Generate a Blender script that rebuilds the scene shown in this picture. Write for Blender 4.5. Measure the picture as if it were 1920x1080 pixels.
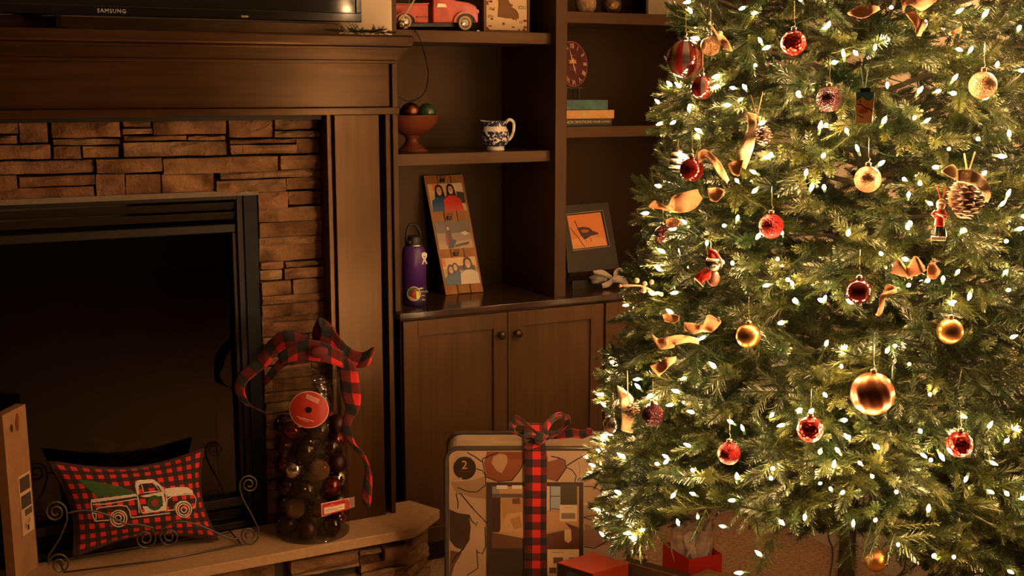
import bpy, bmesh, math, random
import numpy as np
from mathutils import Vector, Matrix, Euler
random.seed(7); R = random.uniform; PI = math.pi
for o in list(bpy.data.objects): bpy.data.objects.remove(o)
scn = bpy.context.scene; COL = scn.collection

# ---------------- camera, world, exposure ----------------
YAW = math.radians(28.0); FPX = 2300.0; PITCH = math.atan(375.0/FPX); CAM = Vector((0, 0, 1.90))
cd = bpy.data.cameras.new('camera'); cam = bpy.data.objects.new('camera', cd); COL.objects.link(cam)
cd.sensor_width = 36; cd.lens = FPX/1920*36; cd.clip_start = .05
cam.location = CAM; cam.rotation_euler = (PI/2-PITCH, 0, -YAW)
scn.camera = cam
w = bpy.data.worlds.new('world'); scn.world = w; w.use_nodes = True
w.node_tree.nodes['Background'].inputs[0].default_value = (.02, .024, .03, 1)
w.node_tree.nodes['Background'].inputs[1].default_value = 1
scn.view_settings.view_transform = 'Standard'; scn.view_settings.look = 'None'
scn.view_settings.gamma = 1; scn.view_settings.use_curve_mapping = False
scn.view_settings.exposure = 0.0
BULB = 680.0            # radiance of one fairy-light bulb
BULB_COL = (1, .56, .23)
ld = bpy.data.lights.new('fill_light', 'AREA'); ld.shape = 'DISK'; ld.size = .5; ld.energy = .5; ld.color = (.85, .92, 1)  # added weak fill to lift the dark areas, no known lamp
lo = bpy.data.objects.new('fill_light_area', ld); COL.objects.link(lo); lo.location = (-.6, 1.2, 3.02)

# ---------------- projection helpers (camera model of the photograph) ----------------
hd = Vector((math.sin(YAW), math.cos(YAW), 0)); rt = Vector((math.cos(YAW), -math.sin(YAW), 0))
fw = hd*math.cos(PITCH)+Vector((0, 0, -math.sin(PITCH))); upv = hd*math.sin(PITCH)+Vector((0, 0, math.cos(PITCH)))
def ray(px, py): return fw+rt*((px-960)/FPX)+upv*((540-py)/FPX)
def atY(px, py, Y): r = ray(px, py); return CAM+r*((Y-CAM.y)/r.y)
def atZ(px, py, Z): r = ray(px, py); return CAM+r*((Z-CAM.z)/r.z)
def atD(px, py, D): r = ray(px, py); return CAM+r*(D/r.dot(hd))
def proj(p):
    q = Vector(p)-CAM; k = q.dot(fw); return 960+FPX*q.dot(rt)/k, 540-FPX*q.dot(upv)/k, q.dot(hd)

# ---------------- materials ----------------
MC = {}
def nmat(name):
    m = bpy.data.materials.new(name); m.use_nodes = True
    return m, m.node_tree.nodes, m.node_tree.links, m.node_tree.nodes['Principled BSDF']
def flat(name, col, rough=.6, metal=0, spec=.5, noise=0, nscale=40, bump=0, coat=0):
    if name in MC: return MC[name]
    m, N, L, b = nmat(name); MC[name] = m
    b.inputs['Base Color'].default_value = (*col, 1); b.inputs['Roughness'].default_value = rough
    b.inputs['Metallic'].default_value = metal; b.inputs['Specular IOR Level'].default_value = spec
    if coat: b.inputs['Coat Weight'].default_value = coat; b.inputs['Coat Roughness'].default_value = .1
    if noise or bump:
        tc = N.new('ShaderNodeTexCoord'); n = N.new('ShaderNodeTexNoise'); n.inputs['Scale'].default_value = nscale; n.inputs['Detail'].default_value = 5
        L.new(tc.outputs['Object'], n.inputs['Vector'])
        if noise:
            r = N.new('ShaderNodeValToRGB'); L.new(n.outputs['Fac'], r.inputs['Fac'])
            r.color_ramp.elements[0].position = .3; r.color_ramp.elements[1].position = .7
            r.color_ramp.elements[0].color = (*[c*(1-noise) for c in col], 1); r.color_ramp.elements[1].color = (*[min(1, c*(1+noise)) for c in col], 1)
            L.new(r.outputs['Color'], b.inputs['Base Color'])
        if bump:
            bp = N.new('ShaderNodeBump'); bp.inputs['Strength'].default_value = bump; bp.inputs['Distance'].default_value = .01
            L.new(n.outputs['Fac'], bp.inputs['Height']); L.new(bp.outputs['Normal'], b.inputs['Normal'])
    return m
def wood(name, c1, c2, axis=0, rough=.35, scale=6, bump=.1):
    if name in MC: return MC[name]
    m, N, L, b = nmat(name); MC[name] = m
    tc = N.new('ShaderNodeTexCoord'); mp = N.new('ShaderNodeMapping'); s = [scale*4]*3; s[axis] = scale*.25; mp.inputs['Scale'].default_value = s
    n = N.new('ShaderNodeTexNoise'); n.inputs['Scale'].default_value = 1.6; n.inputs['Detail'].default_value = 8; n.inputs['Distortion'].default_value = .6
    n2 = N.new('ShaderNodeTexNoise'); n2.inputs['Scale'].default_value = 3; n2.inputs['Detail'].default_value = 2
    mx = N.new('ShaderNodeMath'); mx.operation = 'MULTIPLY_ADD'; mx.inputs[1].default_value = .5
    L.new(tc.outputs['Object'], mp.inputs['Vector']); L.new(mp.outputs['Vector'], n.inputs['Vector']); L.new(tc.outputs['Object'], n2.inputs['Vector'])
    L.new(n.outputs['Fac'], mx.inputs[0]); m2 = N.new('ShaderNodeMath'); m2.operation = 'MULTIPLY'; m2.inputs[1].default_value = .5
    L.new(n2.outputs['Fac'], m2.inputs[0]); L.new(m2.outputs[0], mx.inputs[2])
    r = N.new('ShaderNodeValToRGB'); L.new(mx.outputs[0], r.inputs['Fac'])
    r.color_ramp.elements[0].position = .3; r.color_ramp.elements[0].color = (*c1, 1); r.color_ramp.elements[1].position = .72; r.color_ramp.elements[1].color = (*c2, 1)
    L.new(r.outputs['Color'], b.inputs['Base Color']); b.inputs['Roughness'].default_value = rough; b.inputs['Specular Tint'].default_value = (1, .66, .42, 1); b.inputs['Specular IOR Level'].default_value = .42
    bp = N.new('ShaderNodeBump'); bp.inputs['Strength'].default_value = bump*.5; bp.inputs['Distance'].default_value = .003
    L.new(n.outputs['Fac'], bp.inputs['Height']); L.new(bp.outputs['Normal'], b.inputs['Normal'])
    return m
def stone_mat():
    m, N, L, b = nmat('stacked_stone')
    tc = N.new('ShaderNodeTexCoord'); oi = N.new('ShaderNodeObjectInfo')
    ad = N.new('ShaderNodeVectorMath'); ad.operation = 'ADD'; sc = N.new('ShaderNodeVectorMath'); sc.operation = 'SCALE'; sc.inputs['Scale'].default_value = 30
    cb = N.new('ShaderNodeCombineXYZ'); L.new(oi.outputs['Random'], cb.inputs[0]); L.new(oi.outputs['Random'], cb.inputs[1]); L.new(cb.outputs[0], sc.inputs[0])
    L.new(tc.outputs['Object'], ad.inputs[0]); L.new(sc.outputs[0], ad.inputs[1])
    n = N.new('ShaderNodeTexNoise'); n.inputs['Scale'].default_value = 9; n.inputs['Detail'].default_value = 7; L.new(ad.outputs[0], n.inputs['Vector'])
    n3 = N.new('ShaderNodeTexNoise'); n3.inputs['Scale'].default_value = 26; n3.inputs['Detail'].default_value = 8; n3.inputs['Roughness'].default_value = .65; L.new(ad.outputs[0], n3.inputs['Vector'])
    r1 = N.new('ShaderNodeValToRGB'); L.new(oi.outputs['Random'], r1.inputs['Fac']); cr = r1.color_ramp
    cr.elements[0].color = (.17, .092, .05, 1); cr.elements[1].color = (.33, .205, .115, 1)
    e = cr.elements.new(.35); e.color = (.30, .175, .095, 1); e = cr.elements.new(.6); e.color = (.24, .125, .075, 1); e = cr.elements.new(.8); e.color = (.28, .19, .12, 1)
    r2 = N.new('ShaderNodeValToRGB'); L.new(n.outputs['Fac'], r2.inputs['Fac'])
    r2.color_ramp.elements[0].color = (.34, .27, .22, 1); r2.color_ramp.elements[0].position = .3; r2.color_ramp.elements[1].color = (1.45, 1.4, 1.3, 1); r2.color_ramp.elements[1].position = .7
    mu = N.new('ShaderNodeMix'); mu.data_type = 'RGBA'; mu.blend_type = 'MULTIPLY'; mu.inputs[0].default_value = 1
    L.new(r1.outputs['Color'], mu.inputs[6]); L.new(r2.outputs['Color'], mu.inputs[7]); L.new(mu.outputs[2], b.inputs['Base Color'])
    b.inputs['Roughness'].default_value = .8; b.inputs['Specular IOR Level'].default_value = .25
    bp = N.new('ShaderNodeBump'); bp.inputs['Strength'].default_value = 1; bp.inputs['Distance'].default_value = .022
    L.new(n3.outputs['Fac'], bp.inputs['Height']); L.new(bp.outputs['Normal'], b.inputs['Normal'])
    return m
def plaid(name, su, sv, red=(.62, .016, .012), mid=(.11, .005, .005), blk=(.008, .006, .007)):
    m, N, L, b = nmat(name)
    uv = N.new('ShaderNodeUVMap'); sp = N.new('ShaderNodeSeparateXYZ'); L.new(uv.outputs[0], sp.inputs[0]); outs = []
    for i, s in ((0, su), (1, sv)):
        a = N.new('ShaderNodeMath'); a.operation = 'MULTIPLY_ADD'; a.inputs[1].default_value = s; a.inputs[2].default_value = .5; L.new(sp.outputs[i], a.inputs[0])
        f = N.new('ShaderNodeMath'); f.operation = 'FRACT'; L.new(a.outputs[0], f.inputs[0])
        g = N.new('ShaderNodeMath'); g.operation = 'GREATER_THAN'; g.inputs[1].default_value = .5; L.new(f.outputs[0], g.inputs[0]); outs.append(g)
    ad = N.new('ShaderNodeMath'); L.new(outs[0].outputs[0], ad.inputs[0]); L.new(outs[1].outputs[0], ad.inputs[1])
    mu = N.new('ShaderNodeMath'); mu.operation = 'MULTIPLY'; mu.inputs[1].default_value = .45; L.new(ad.outputs[0], mu.inputs[0])
    r = N.new('ShaderNodeValToRGB'); r.color_ramp.interpolation = 'CONSTANT'; L.new(mu.outputs[0], r.inputs['Fac'])
    r.color_ramp.elements[0].color = (*red, 1); r.color_ramp.elements[1].position = .3; r.color_ramp.elements[1].color = (*mid, 1)
    e = r.color_ramp.elements.new(.7); e.color = (*blk, 1)
    L.new(r.outputs['Color'], b.inputs['Base Color']); b.inputs['Roughness'].default_value = .85
    b.inputs['Sheen Weight'].default_value = .15
    return m
def clear(name, tint=(.95, .95, .95), gloss=.12, rough=.03, fr=.6):
    m = bpy.data.materials.new(name); m.use_nodes = True; N = m.node_tree.nodes; L = m.node_tree.links; N.clear()
    o = N.new('ShaderNodeOutputMaterial'); mx = N.new('ShaderNodeMixShader'); t = N.new('ShaderNodeBsdfTransparent'); g = N.new('ShaderNodeBsdfGlossy')
    t.inputs[0].default_value = (*tint, 1); g.inputs['Roughness'].default_value = rough
    lw = N.new('ShaderNodeLayerWeight'); lw.inputs['Blend'].default_value = .25
    ma = N.new('ShaderNodeMath'); ma.operation = 'MULTIPLY_ADD'; ma.inputs[1].default_value = fr; ma.inputs[2].default_value = gloss*.3; ma.use_clamp = True
    L.new(lw.outputs['Fresnel'], ma.inputs[0]); L.new(ma.outputs[0], mx.inputs[0]); L.new(t.outputs[0], mx.inputs[1]); L.new(g.outputs[0], mx.inputs[2]); L.new(mx.outputs[0], o.inputs[0])
    return m
def glitter(name, col, scale=300, rough=.28):
    m, N, L, b = nmat(name)
    tc = N.new('ShaderNodeTexCoord'); v = N.new('ShaderNodeTexVoronoi'); v.inputs['Scale'].default_value = scale
    L.new(tc.outputs['Object'], v.inputs['Vector'])
    bp = N.new('ShaderNodeBump'); bp.inputs['Strength'].default_value = .9; bp.inputs['Distance'].default_value = .004
    L.new(v.outputs['Distance'], bp.inputs['Height']); L.new(bp.outputs['Normal'], b.inputs['Normal'])
    b.inputs['Base Color'].default_value = (*col, 1); b.inputs['Metallic'].default_value = .85; b.inputs['Roughness'].default_value = rough
    return m
def hexc(h):
    return tuple((lambda c: c/12.92 if c <= .04045 else ((c+.055)/1.055)**2.4)(int(h[i:i+2], 16)/255) for i in (0, 2, 4))
def ink(h, rough=.5): return flat('ink_'+h, hexc(h), rough)

# ---------------- mesh builder ----------------
class MB:
    def __init__(s): s.v = []; s.f = []; s.m = []; s.uv = {}
    def add(s, vs, fs, mi=0):
        k = len(s.v); s.v += [Vector(p) for p in vs]
        for f in fs: s.f.append([i+k for i in f]); s.m.append(mi)
        return k
    def box(s, a, b, mi=0, M=None):
        x0, y0, z0 = a; x1, y1, z1 = b
        vs = [Vector(p) for p in ((x0,y0,z0),(x1,y0,z0),(x1,y1,z0),(x0,y1,z0),(x0,y0,z1),(x1,y0,z1),(x1,y1,z1),(x0,y1,z1))]
        if M: vs = [M @ p for p in vs]
        s.add(vs, ((0,3,2,1),(4,5,6,7),(0,1,5,4),(1,2,6,5),(2,3,7,6),(3,0,4,7)), mi); return s
    def lathe(s, prof, n=24, M=None, mi=0, cap=True):
        vs = []; fs = []
        for r, z in prof:
            for i in range(n): a = 2*PI*i/n; vs.append(Vector((r*math.cos(a), r*math.sin(a), z)))
        for j in range(len(prof)-1):
            for i in range(n): i2 = (i+1) % n; fs.append((j*n+i, j*n+i2, (j+1)*n+i2, (j+1)*n+i))
        if cap:
            if prof[0][0] > 1e-5: fs.append(tuple(range(n))[::-1])
            if prof[-1][0] > 1e-5: fs.append(tuple((len(prof)-1)*n+i for i in range(n)))
        if M: vs = [M @ p for p in vs]
        s.add(vs, fs, mi); return s
    def sphere(s, c, r, n=20, m=12, sc=(1, 1, 1), mi=0, M=None):
        T = Matrix.Translation(c) @ (M or Matrix.Identity(4)) @ Matrix.Diagonal((*sc, 1))
        return s.lathe([(r*math.sin(PI*j/m) if 0 < j < m else 1e-6, -r*math.cos(PI*j/m)) for j in range(m+1)], n, T, mi, False)
    def tube(s, path, r, n=6, mi=0, closed=False):
        path = [Vector(p) for p in path]; N = len(path); rs = r if isinstance(r, (list, tuple)) else [r]*N
        vs = []; fs = []; prev = None
        for i, p in enumerate(path):
            t = (path[min(i+1, N-1)]-path[max(i-1, 0)]); t = t.normalized() if t.length > 1e-9 else Vector((0, 0, 1))
            if prev is None: prev = t.orthogonal().normalized()
            u = prev-t*prev.dot(t); u = u.normalized() if u.length > 1e-6 else t.orthogonal().normalized(); prev = u; q = t.cross(u)
            for j in range(n): a = 2*PI*j/n; vs.append(p+(u*math.cos(a)+q*math.sin(a))*rs[i])
        for i in range(N-1):
            for j in range(n): j2 = (j+1) % n; fs.append((i*n+j, i*n+j2, (i+1)*n+j2, (i+1)*n+j))
        fs.append(tuple(range(n))[::-1]); fs.append(tuple((N-1)*n+j for j in range(n)))
        s.add(vs, fs, mi); return s
    def prism(s, pts, d0, d1, M, mi=0):      # polygon in local x,z extruded along local y
        n = len(pts); vs = [M @ Vector((x, d0, z)) for x, z in pts]+[M @ Vector((x, d1, z)) for x, z in pts]
        s.add(vs, [tuple(range(n)), tuple(range(2*n-1, n-1, -1))]+[(i, i+n, (i+1) % n+n, (i+1) % n) for i in range(n)], mi); return s
    def xf(s, M): s.v = [M @ p for p in s.v]; return s
WL = {}
def setp(o, label=None, cat=None, group=None, kind=None):
    for k, v in (('label', label), ('category', cat), ('group', group), ('kind', kind)):
        if v: o[k] = v
    return o
def thing(name, label, cat, loc, group=None):
    o = bpy.data.objects.new(name, None); COL.objects.link(o); o.location = loc; o.empty_display_size = .05
    WL[o] = Vector(loc); return setp(o, label, cat, group)
def build(name, mb, mats, parent=None, smooth=False, bevel=0, label=None, solid=0, bseg=2, auto=None, local=False):
    """links mb as one mesh object; vertices are world coordinates unless local"""
    if not isinstance(mats, (list, tuple)): mats = [mats]
    off = WL[parent] if parent is not None else None
    me = bpy.data.meshes.new(name)
    if off is None and not local:
        c = sum(mb.v, Vector())/len(mb.v); c.z = min(p.z for p in mb.v)
    else: c = Vector((0, 0, 0))
    o_ = (off if (off is not None and not local) else c)
    me.from_pydata([tuple(p-o_) for p in mb.v], [], mb.f)
    for m in mats: me.materials.append(m)
    me.polygons.foreach_set('material_index', mb.m)
    if mb.uv:
        l = me.uv_layers.new(name='UVMap')
        for lp in me.loops: l.data[lp.index].uv = mb.uv.get(lp.vertex_index, (0, 0))
    if smooth: me.polygons.foreach_set('use_smooth', [True]*len(me.polygons))
    me.update()
    o = bpy.data.objects.new(name, me); COL.objects.link(o)
    if parent is not None: o.parent = parent; WL[o] = WL[parent]
    else: o.location = c; WL[o] = c
    if solid:
        sm = o.modifiers.new('thickness', 'SOLIDIFY'); sm.thickness = solid; sm.offset = 0
    if bevel:
        bm_ = o.modifiers.new('bevel', 'BEVEL'); bm_.width = bevel; bm_.segments = bseg; bm_.limit_method = 'ANGLE'; bm_.angle_limit = .7
    if label: o['label'] = label
    return o
def dup(root, loc, label=None, group=None):
    r = root.copy(); COL.objects.link(r); r.location = loc
    if label: r['label'] = label
    if group: r['group'] = group
    for ch in list(root.children):
        c = ch.copy(); COL.objects.link(c); c.parent = r
    return r
def cr(pts, n=6):       # Catmull-Rom through points
    P = [Vector(p) for p in pts]; P = [P[0]*2-P[1]]+P+[P[-1]*2-P[-2]]; out = []
    for i in range(1, len(P)-2):
        for k in range(n):
            t = k/n; a, b, c, d = P[i-1:i+3]
            out.append(.5*((2*b)+(c-a)*t+(2*a-5*b+4*c-d)*t*t+(3*b-a-3*c+d)*t**3))
    out.append(P[-2]); return out
def strip(mb, A, B, n=6, cross=5, mi=0, wave=0, closed=False):   # cloth strip between two edge curves, uv in metres
    a = cr(A, n); b = cr(B, n); k0 = len(mb.v); L = 0; prev = None; vs = []
    for i, (p, q) in enumerate(zip(a, b)):
        mid = (p+q)/2
        if prev is not None: L += (mid-prev).length
        prev = mid; w_ = (p-q).length
        t = (a[min(i+1, len(a)-1)]-a[max(i-1, 0)]); nn = t.cross(q-p); nn = nn.normalized() if nn.length > 1e-9 else Vector((0, 0, 0))
        for j in range(cross):
            u = j/(cross-1); vs.append(p.lerp(q, u)+nn*wave*math.sin(u*PI)*(.6+.4*math.sin(i*.9)))
            mb.uv[k0+len(vs)-1] = (u*w_, L)
    fs = [(i*cross+j, i*cross+j+1, (i+1)*cross+j+1, (i+1)*cross+j) for i in range(len(a)-1) for j in range(cross-1)]
    mb.add(vs, fs, mi); return mb
def inpoly(x, y, P):
    c = False; j = len(P)-1
    for i in range(len(P)):
        if (P[i][1] > y) != (P[j][1] > y) and x < (P[j][0]-P[i][0])*(y-P[i][1])/(P[j][1]-P[i][1])+P[i][0]: c = not c
        j = i
    return c
def ell(cx, cy, rx, ry, n=16, a0=0, a1=2*PI): return [(cx+rx*math.cos(a0+(a1-a0)*i/n), cy+ry*math.sin(a0+(a1-a0)*i/n)) for i in range(n)]
def line(pts, w_):      # open polyline -> thick polygon
    L_ = []; R_ = []; n = len(pts)
    for i, (x, y) in enumerate(pts):
        x0, y0 = pts[max(i-1, 0)]; x1, y1 = pts[min(i+1, n-1)]; dx, dy = x1-x0, y1-y0; l = math.hypot(dx, dy) or 1
        L_.append((x-dy/l*w_/2, y+dx/l*w_/2)); R_.append((x+dy/l*w_/2, y-dx/l*w_/2))
    return [(L_[i], L_[i+1], R_[i+1], R_[i]) for i in range(n-1)]
def prints(name, parent, O, U, V, shapes, base=None, off=.0006, step=.00012, rough=.5, label=None):
    """flat print: shapes = [(polygon in 0..1 or list of polygons, hex)], laid on plane O + u*U + v*V"""
    mb = MB(); mats = []; idx = {}; nrm = Vector(U).cross(Vector(V)).normalized(); O = Vector(O); U = Vector(U); V = Vector(V)
    if nrm.dot(CAM-O) < 0: nrm = -nrm
    allS = ([([(0, 0), (1, 0), (1, 1), (0, 1)], base)] if base else [])+shapes
    for k, (poly, h) in enumerate(allS):
        if h not in idx: idx[h] = len(mats); mats.append(ink(h, rough))
        polys = poly if isinstance(poly[0][0], (tuple, list)) else [poly]
        for P in polys:
            P = [(min(1, max(0, x)), min(1, max(0, y))) for x, y in P]
            mb.add([O+U*x+V*y+nrm*(off+step*k) for x, y in P], [tuple(range(len(P)))], idx[h])
    return build(name, mb, mats, parent, label=label)
def text_mb(txt, size, O, U, V, depth=.0003, spacing=1.0, align='CENTER'):
    c = bpy.data.curves.new('t', 'FONT'); c.body = txt; c.size = size; c.align_x = align; c.align_y = 'CENTER'; c.extrude = depth; c.space_character = spacing; c.resolution_u = 2
    o = bpy.data.objects.new('t', c); COL.objects.link(o); dg = bpy.context.evaluated_depsgraph_get(); dg.update()
    me = bpy.data.meshes.new_from_object(o.evaluated_get(dg)); U = Vector(U).normalized(); V = Vector(V).normalized(); W = U.cross(V)
    M = Matrix.Translation(O) @ Matrix(((U.x, V.x, W.x, 0), (U.y, V.y, W.y, 0), (U.z, V.z, W.z, 0), (0, 0, 0, 1)))
    mb = MB(); mb.add([M @ v.co for v in me.vertices], [tuple(p.vertices) for p in me.polygons])
    bpy.data.objects.remove(o); bpy.data.meshes.remove(me); bpy.data.curves.remove(c); return mb
def frame(O, U, W):      # local x->U, y->W(depth), z->up-ish
    U = Vector(U).normalized(); W = Vector(W).normalized(); Z = U.cross(W); return Matrix.Translation(O) @ Matrix(((U.x, W.x, Z.x, 0), (U.y, W.y, Z.y, 0), (U.z, W.z, Z.z, 0), (0, 0, 0, 1)))
def T(x, y, z): return Matrix.Translation((x, y, z))
def Rz(a): return Matrix.Rotation(a, 4, 'Z')
def Rx(a): return Matrix.Rotation(a, 4, 'X')
def Ry(a): return Matrix.Rotation(a, 4, 'Y')
# ---------------- base materials ----------------
WD = wood('dark_wood', (.014, .0062, .003), (.048, .0225, .0095), 0, .27)
WDV = wood('dark_wood_vertical', (.028, .013, .006), (.072, .034, .014), 2, .29)
WSH = wood('shelf_wood', (.024, .0135, .0075), (.056, .032, .018), 0, .30)
WSV = wood('shelf_wood_vertical', (.020, .011, .007), (.044, .025, .014), 2, .32)
PAINT = flat('wall_paint', (.74, .60, .46), .85, bump=.03, nscale=200)
CEIL = flat('ceiling_paint', (.30, .27, .24), .9)
WHITE_TRIM = flat('baseboard_paint', (.70, .62, .52), .45)
WALL2 = flat('far_wall_paint', (.20, .165, .13), .9)
CARPET = flat('carpet', (.36, .22, .13), .95, noise=.45, nscale=70, bump=1.0)
STONE = stone_mat(); MORTAR = flat('mortar', (.05, .036, .027), .9)
SLAB = flat('hearth_slab_stone', (.40, .245, .13), .62, noise=.12, nscale=60, bump=.1)
SLATE = flat('slate_trim', (.008, .011, .015), .6, spec=.2, noise=.25, nscale=18)
BLACK = flat('black_metal', (.012, .010, .009), .38); BLK2 = flat('dark_bronze_metal', (.012, .009, .007), .5, spec=.25)
IRON = flat('wrought_iron', (.10, .085, .07), .45, metal=.7)

# ---------------- room shell ----------------
def slab_(name, a, b, m):
    o = build(name, MB().box(a, b), m); o['kind'] = 'structure'; return o
slab_('floor', (-4.5, -4.5, -.1), (3.5, 4.85, 0), CARPET)
slab_('ceiling', (-4.5, -4.5, 3.1), (3.5, 4.85, 3.2), CEIL)
slab_('wall_right', (3.5, -4.6, -.1), (3.6, 4.95, 3.2), PAINT)
slab_('wall_left', (-4.6, -4.6, -.1), (-4.5, 4.95, 3.2), WALL2)
slab_('wall_back', (-4.5, 4.85, -.1), (3.5, 4.95, 3.2), PAINT)
slab_('wall_front', (-4.5, -4.6, -.1), (3.5, -4.5, 3.2), WALL2)
slab_('baseboard_right', (3.482, -4.5, 0), (3.5, 4.28, .14), WHITE_TRIM)
slab_('baseboard_left', (-4.5, -4.5, 0), (-4.482, 4.83, .14), WHITE_TRIM)
slab_('baseboard_back', (-4.5, 4.83, 0), (-.31, 4.85, .14), WHITE_TRIM)
slab_('wall_chimney', (-.28, 4.29, 2.05), (1.779, 4.85, 3.1), PAINT)
cm = MB()
for a in ((-.28, 4.5, 0, -.02, 4.85, 2.05), (1.52, 4.32, 0, 1.779, 4.85, 2.05), (-.28, 4.32, 1.56, 1.52, 4.85, 2.05), (-.28, 4.32, 0, .26, 4.85, 2.05)): cm.box(a[:3], a[3:])
o = build('wall_chimney_core', cm, MORTAR); o['kind'] = 'structure'

# ---------------- bookcase ----------------
bc = thing('bookcase', 'tall dark-stained built-in bookcase with two open bays beside the fireplace', 'bookcase', (2.6, 4.45, 1.05))
DZ0 = 1.05
for nm, x0, x1, y0 in (('side_panel', 1.781, 1.803, 4.302), ('divider', 2.484, 2.537, 4.30), ('side_panel', 3.43, 3.48, 4.30)):
    build(nm, MB().box((x0, y0, DZ0), (x1, 4.77, 2.92)), WSV, bc, bevel=.002)
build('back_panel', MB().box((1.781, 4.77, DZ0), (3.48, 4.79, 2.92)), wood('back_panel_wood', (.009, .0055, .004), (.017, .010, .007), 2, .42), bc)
for x0, x1, zs in ((1.803, 2.484, (2.117, 1.651, 2.56)), (2.537, 3.43, (2.204, 1.744, 2.64))):
    for z in zs: build('shelf', MB().box((x0, 4.34, z-.045), (x1, 4.77, z)), WSH, bc, bevel=.002)
build('cornice', MB().box((1.781, 4.27, 2.92), (3.48, 4.79, 3.02)), WSH, bc, bevel=.004)
ct = build('countertop', MB().box((1.781, 4.262, 1.026), (3.485, 4.79, 1.05)), flat('countertop_wood', (.045, .026, .017), .16, noise=.25, nscale=12), bevel=.003)
setp(ct, 'glossy dark wooden worktop running under both bookcase bays', 'worktop')
KNOB = flat('knob_bronze', (.05, .035, .025), .3, metal=.7)
DWD = wood('door_wood', (.050, .027, .013), (.105, .058, .028), 2, .28, 4)
def base_cab(x0, x1, label, knobs):
    b = thing('base_cabinet', label, 'cabinet', ((x0+x1)/2, 4.45, 0))
    build('body', MB().box((x0, 4.304, .10), (x1, 4.79, 1.026)), WSV, b)
    build('toe_kick', MB().box((x0, 4.36, 0), (x1, 4.79, .10)), BLACK, b)
    mid = (x0+x1)/2
    for k, (a, c) in enumerate(((x0+.004, mid-.002), (mid+.002, x1-.004))):
        z0, z1 = .105, 1.012; s = .062; y0, y1 = 4.282, 4.303
        d = MB()
        d.box((a, y0, z0), (a+s, y1, z1)).box((c-s, y0, z0), (c, y1, z1)).box((a+s, y0, z1-s), (c-s, y1, z1)).box((a+s, y0, z0), (c-s, y1, z0+s))
        dr = build('door', d, DWD, b, bevel=.0015)
        build('door_panel', MB().box((a+s, y0+.012, z0+s), (c-s, y1-.001, z1-s)), DWD, dr)
        kx = c-.035 if k == 0 else a+.035
        M = T(kx, y0, .925) @ Rx(PI/2)
        build('knob', MB().lathe([(.009, 0), (.007, .012), (.010, .016), (.0165, .021), (.0175, .027), (.014, .032), (.0, .034)], 20, M), KNOB, dr, smooth=True)
base_cab(1.800, 2.716, 'dark shaker base cabinet with two doors between hearth and tree', 1)
base_cab(2.720, 3.480, 'dark shaker base cabinet in the corner behind the Christmas tree', 1)

# ---------------- mantelpiece ----------------
ma = thing('mantelpiece', 'dark stained wooden mantelpiece with stepped crown over the stone fireplace', 'mantelpiece', (.75, 4.2, .305))
XL, XR = -.206, 1.707; YP = 4.15
def band(nm, z0, z1, p, m=WD, bev=.003):
    build(nm, MB().box((XL-p, YP-p, z0), (XR+p, 4.29, z1)), m, ma, bevel=bev)
band('frieze', 1.832, 1.995, 0)
band('ledge', 1.806, 1.832, .028)
band('crown_moulding', 1.985, 1.998, .018)
mb = MB()
for k in range(7):      # coved band
    t0, t1 = k/7, (k+1)/7; p = .026+.022*(1-math.cos(t1*PI/2)); mb.box((XL-p, YP-p, 1.998+.036*t0), (XR+p, 4.29, 1.998+.036*t1))
build('crown_cove', mb, WD, ma)
build('brown_strip', MB().box((XL, 4.255, 2.084), (1.56, 4.29, 2.128)), WSH, ma, bevel=.002)  # brown strip in front of the wall, under the television
band('crown_fillet', 2.034, 2.044, .052)
band('mantel_shelf', 2.044, 2.084, .070, bev=.008)
for s in (1, -1):
    if s == 1: pc = [(1.496, 1.665), (1.690, 1.707)]
    else: pc = [(-.164, .005), (-.206, -.189)]
    for (a, b) in pc: build('pilaster', MB().box((a, YP, .305), (b, 4.27, 1.806)), WDV, ma, bevel=.002)
    g = (1.660, 1.695) if s == 1 else (-.195, -.16)
    build('pilaster_groove', MB().box((g[0], YP+.07, .305), (g[1], 4.27, 1.806)), BLK2, ma)  # near-black back puts the deep gap's shade into the colour
    build('pilaster_return', MB().box(((1.476, 4.17, .305) if s == 1 else (.005, 4.17, .305)), ((1.498, 4.27, 1.806) if s == 1 else (.025, 4.27, 1.806))), WDV, ma)
build('lower_lip', MB().box((XL, YP+.05, 1.79), (XR, 4.29, 1.806)), BLK2, ma)

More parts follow.
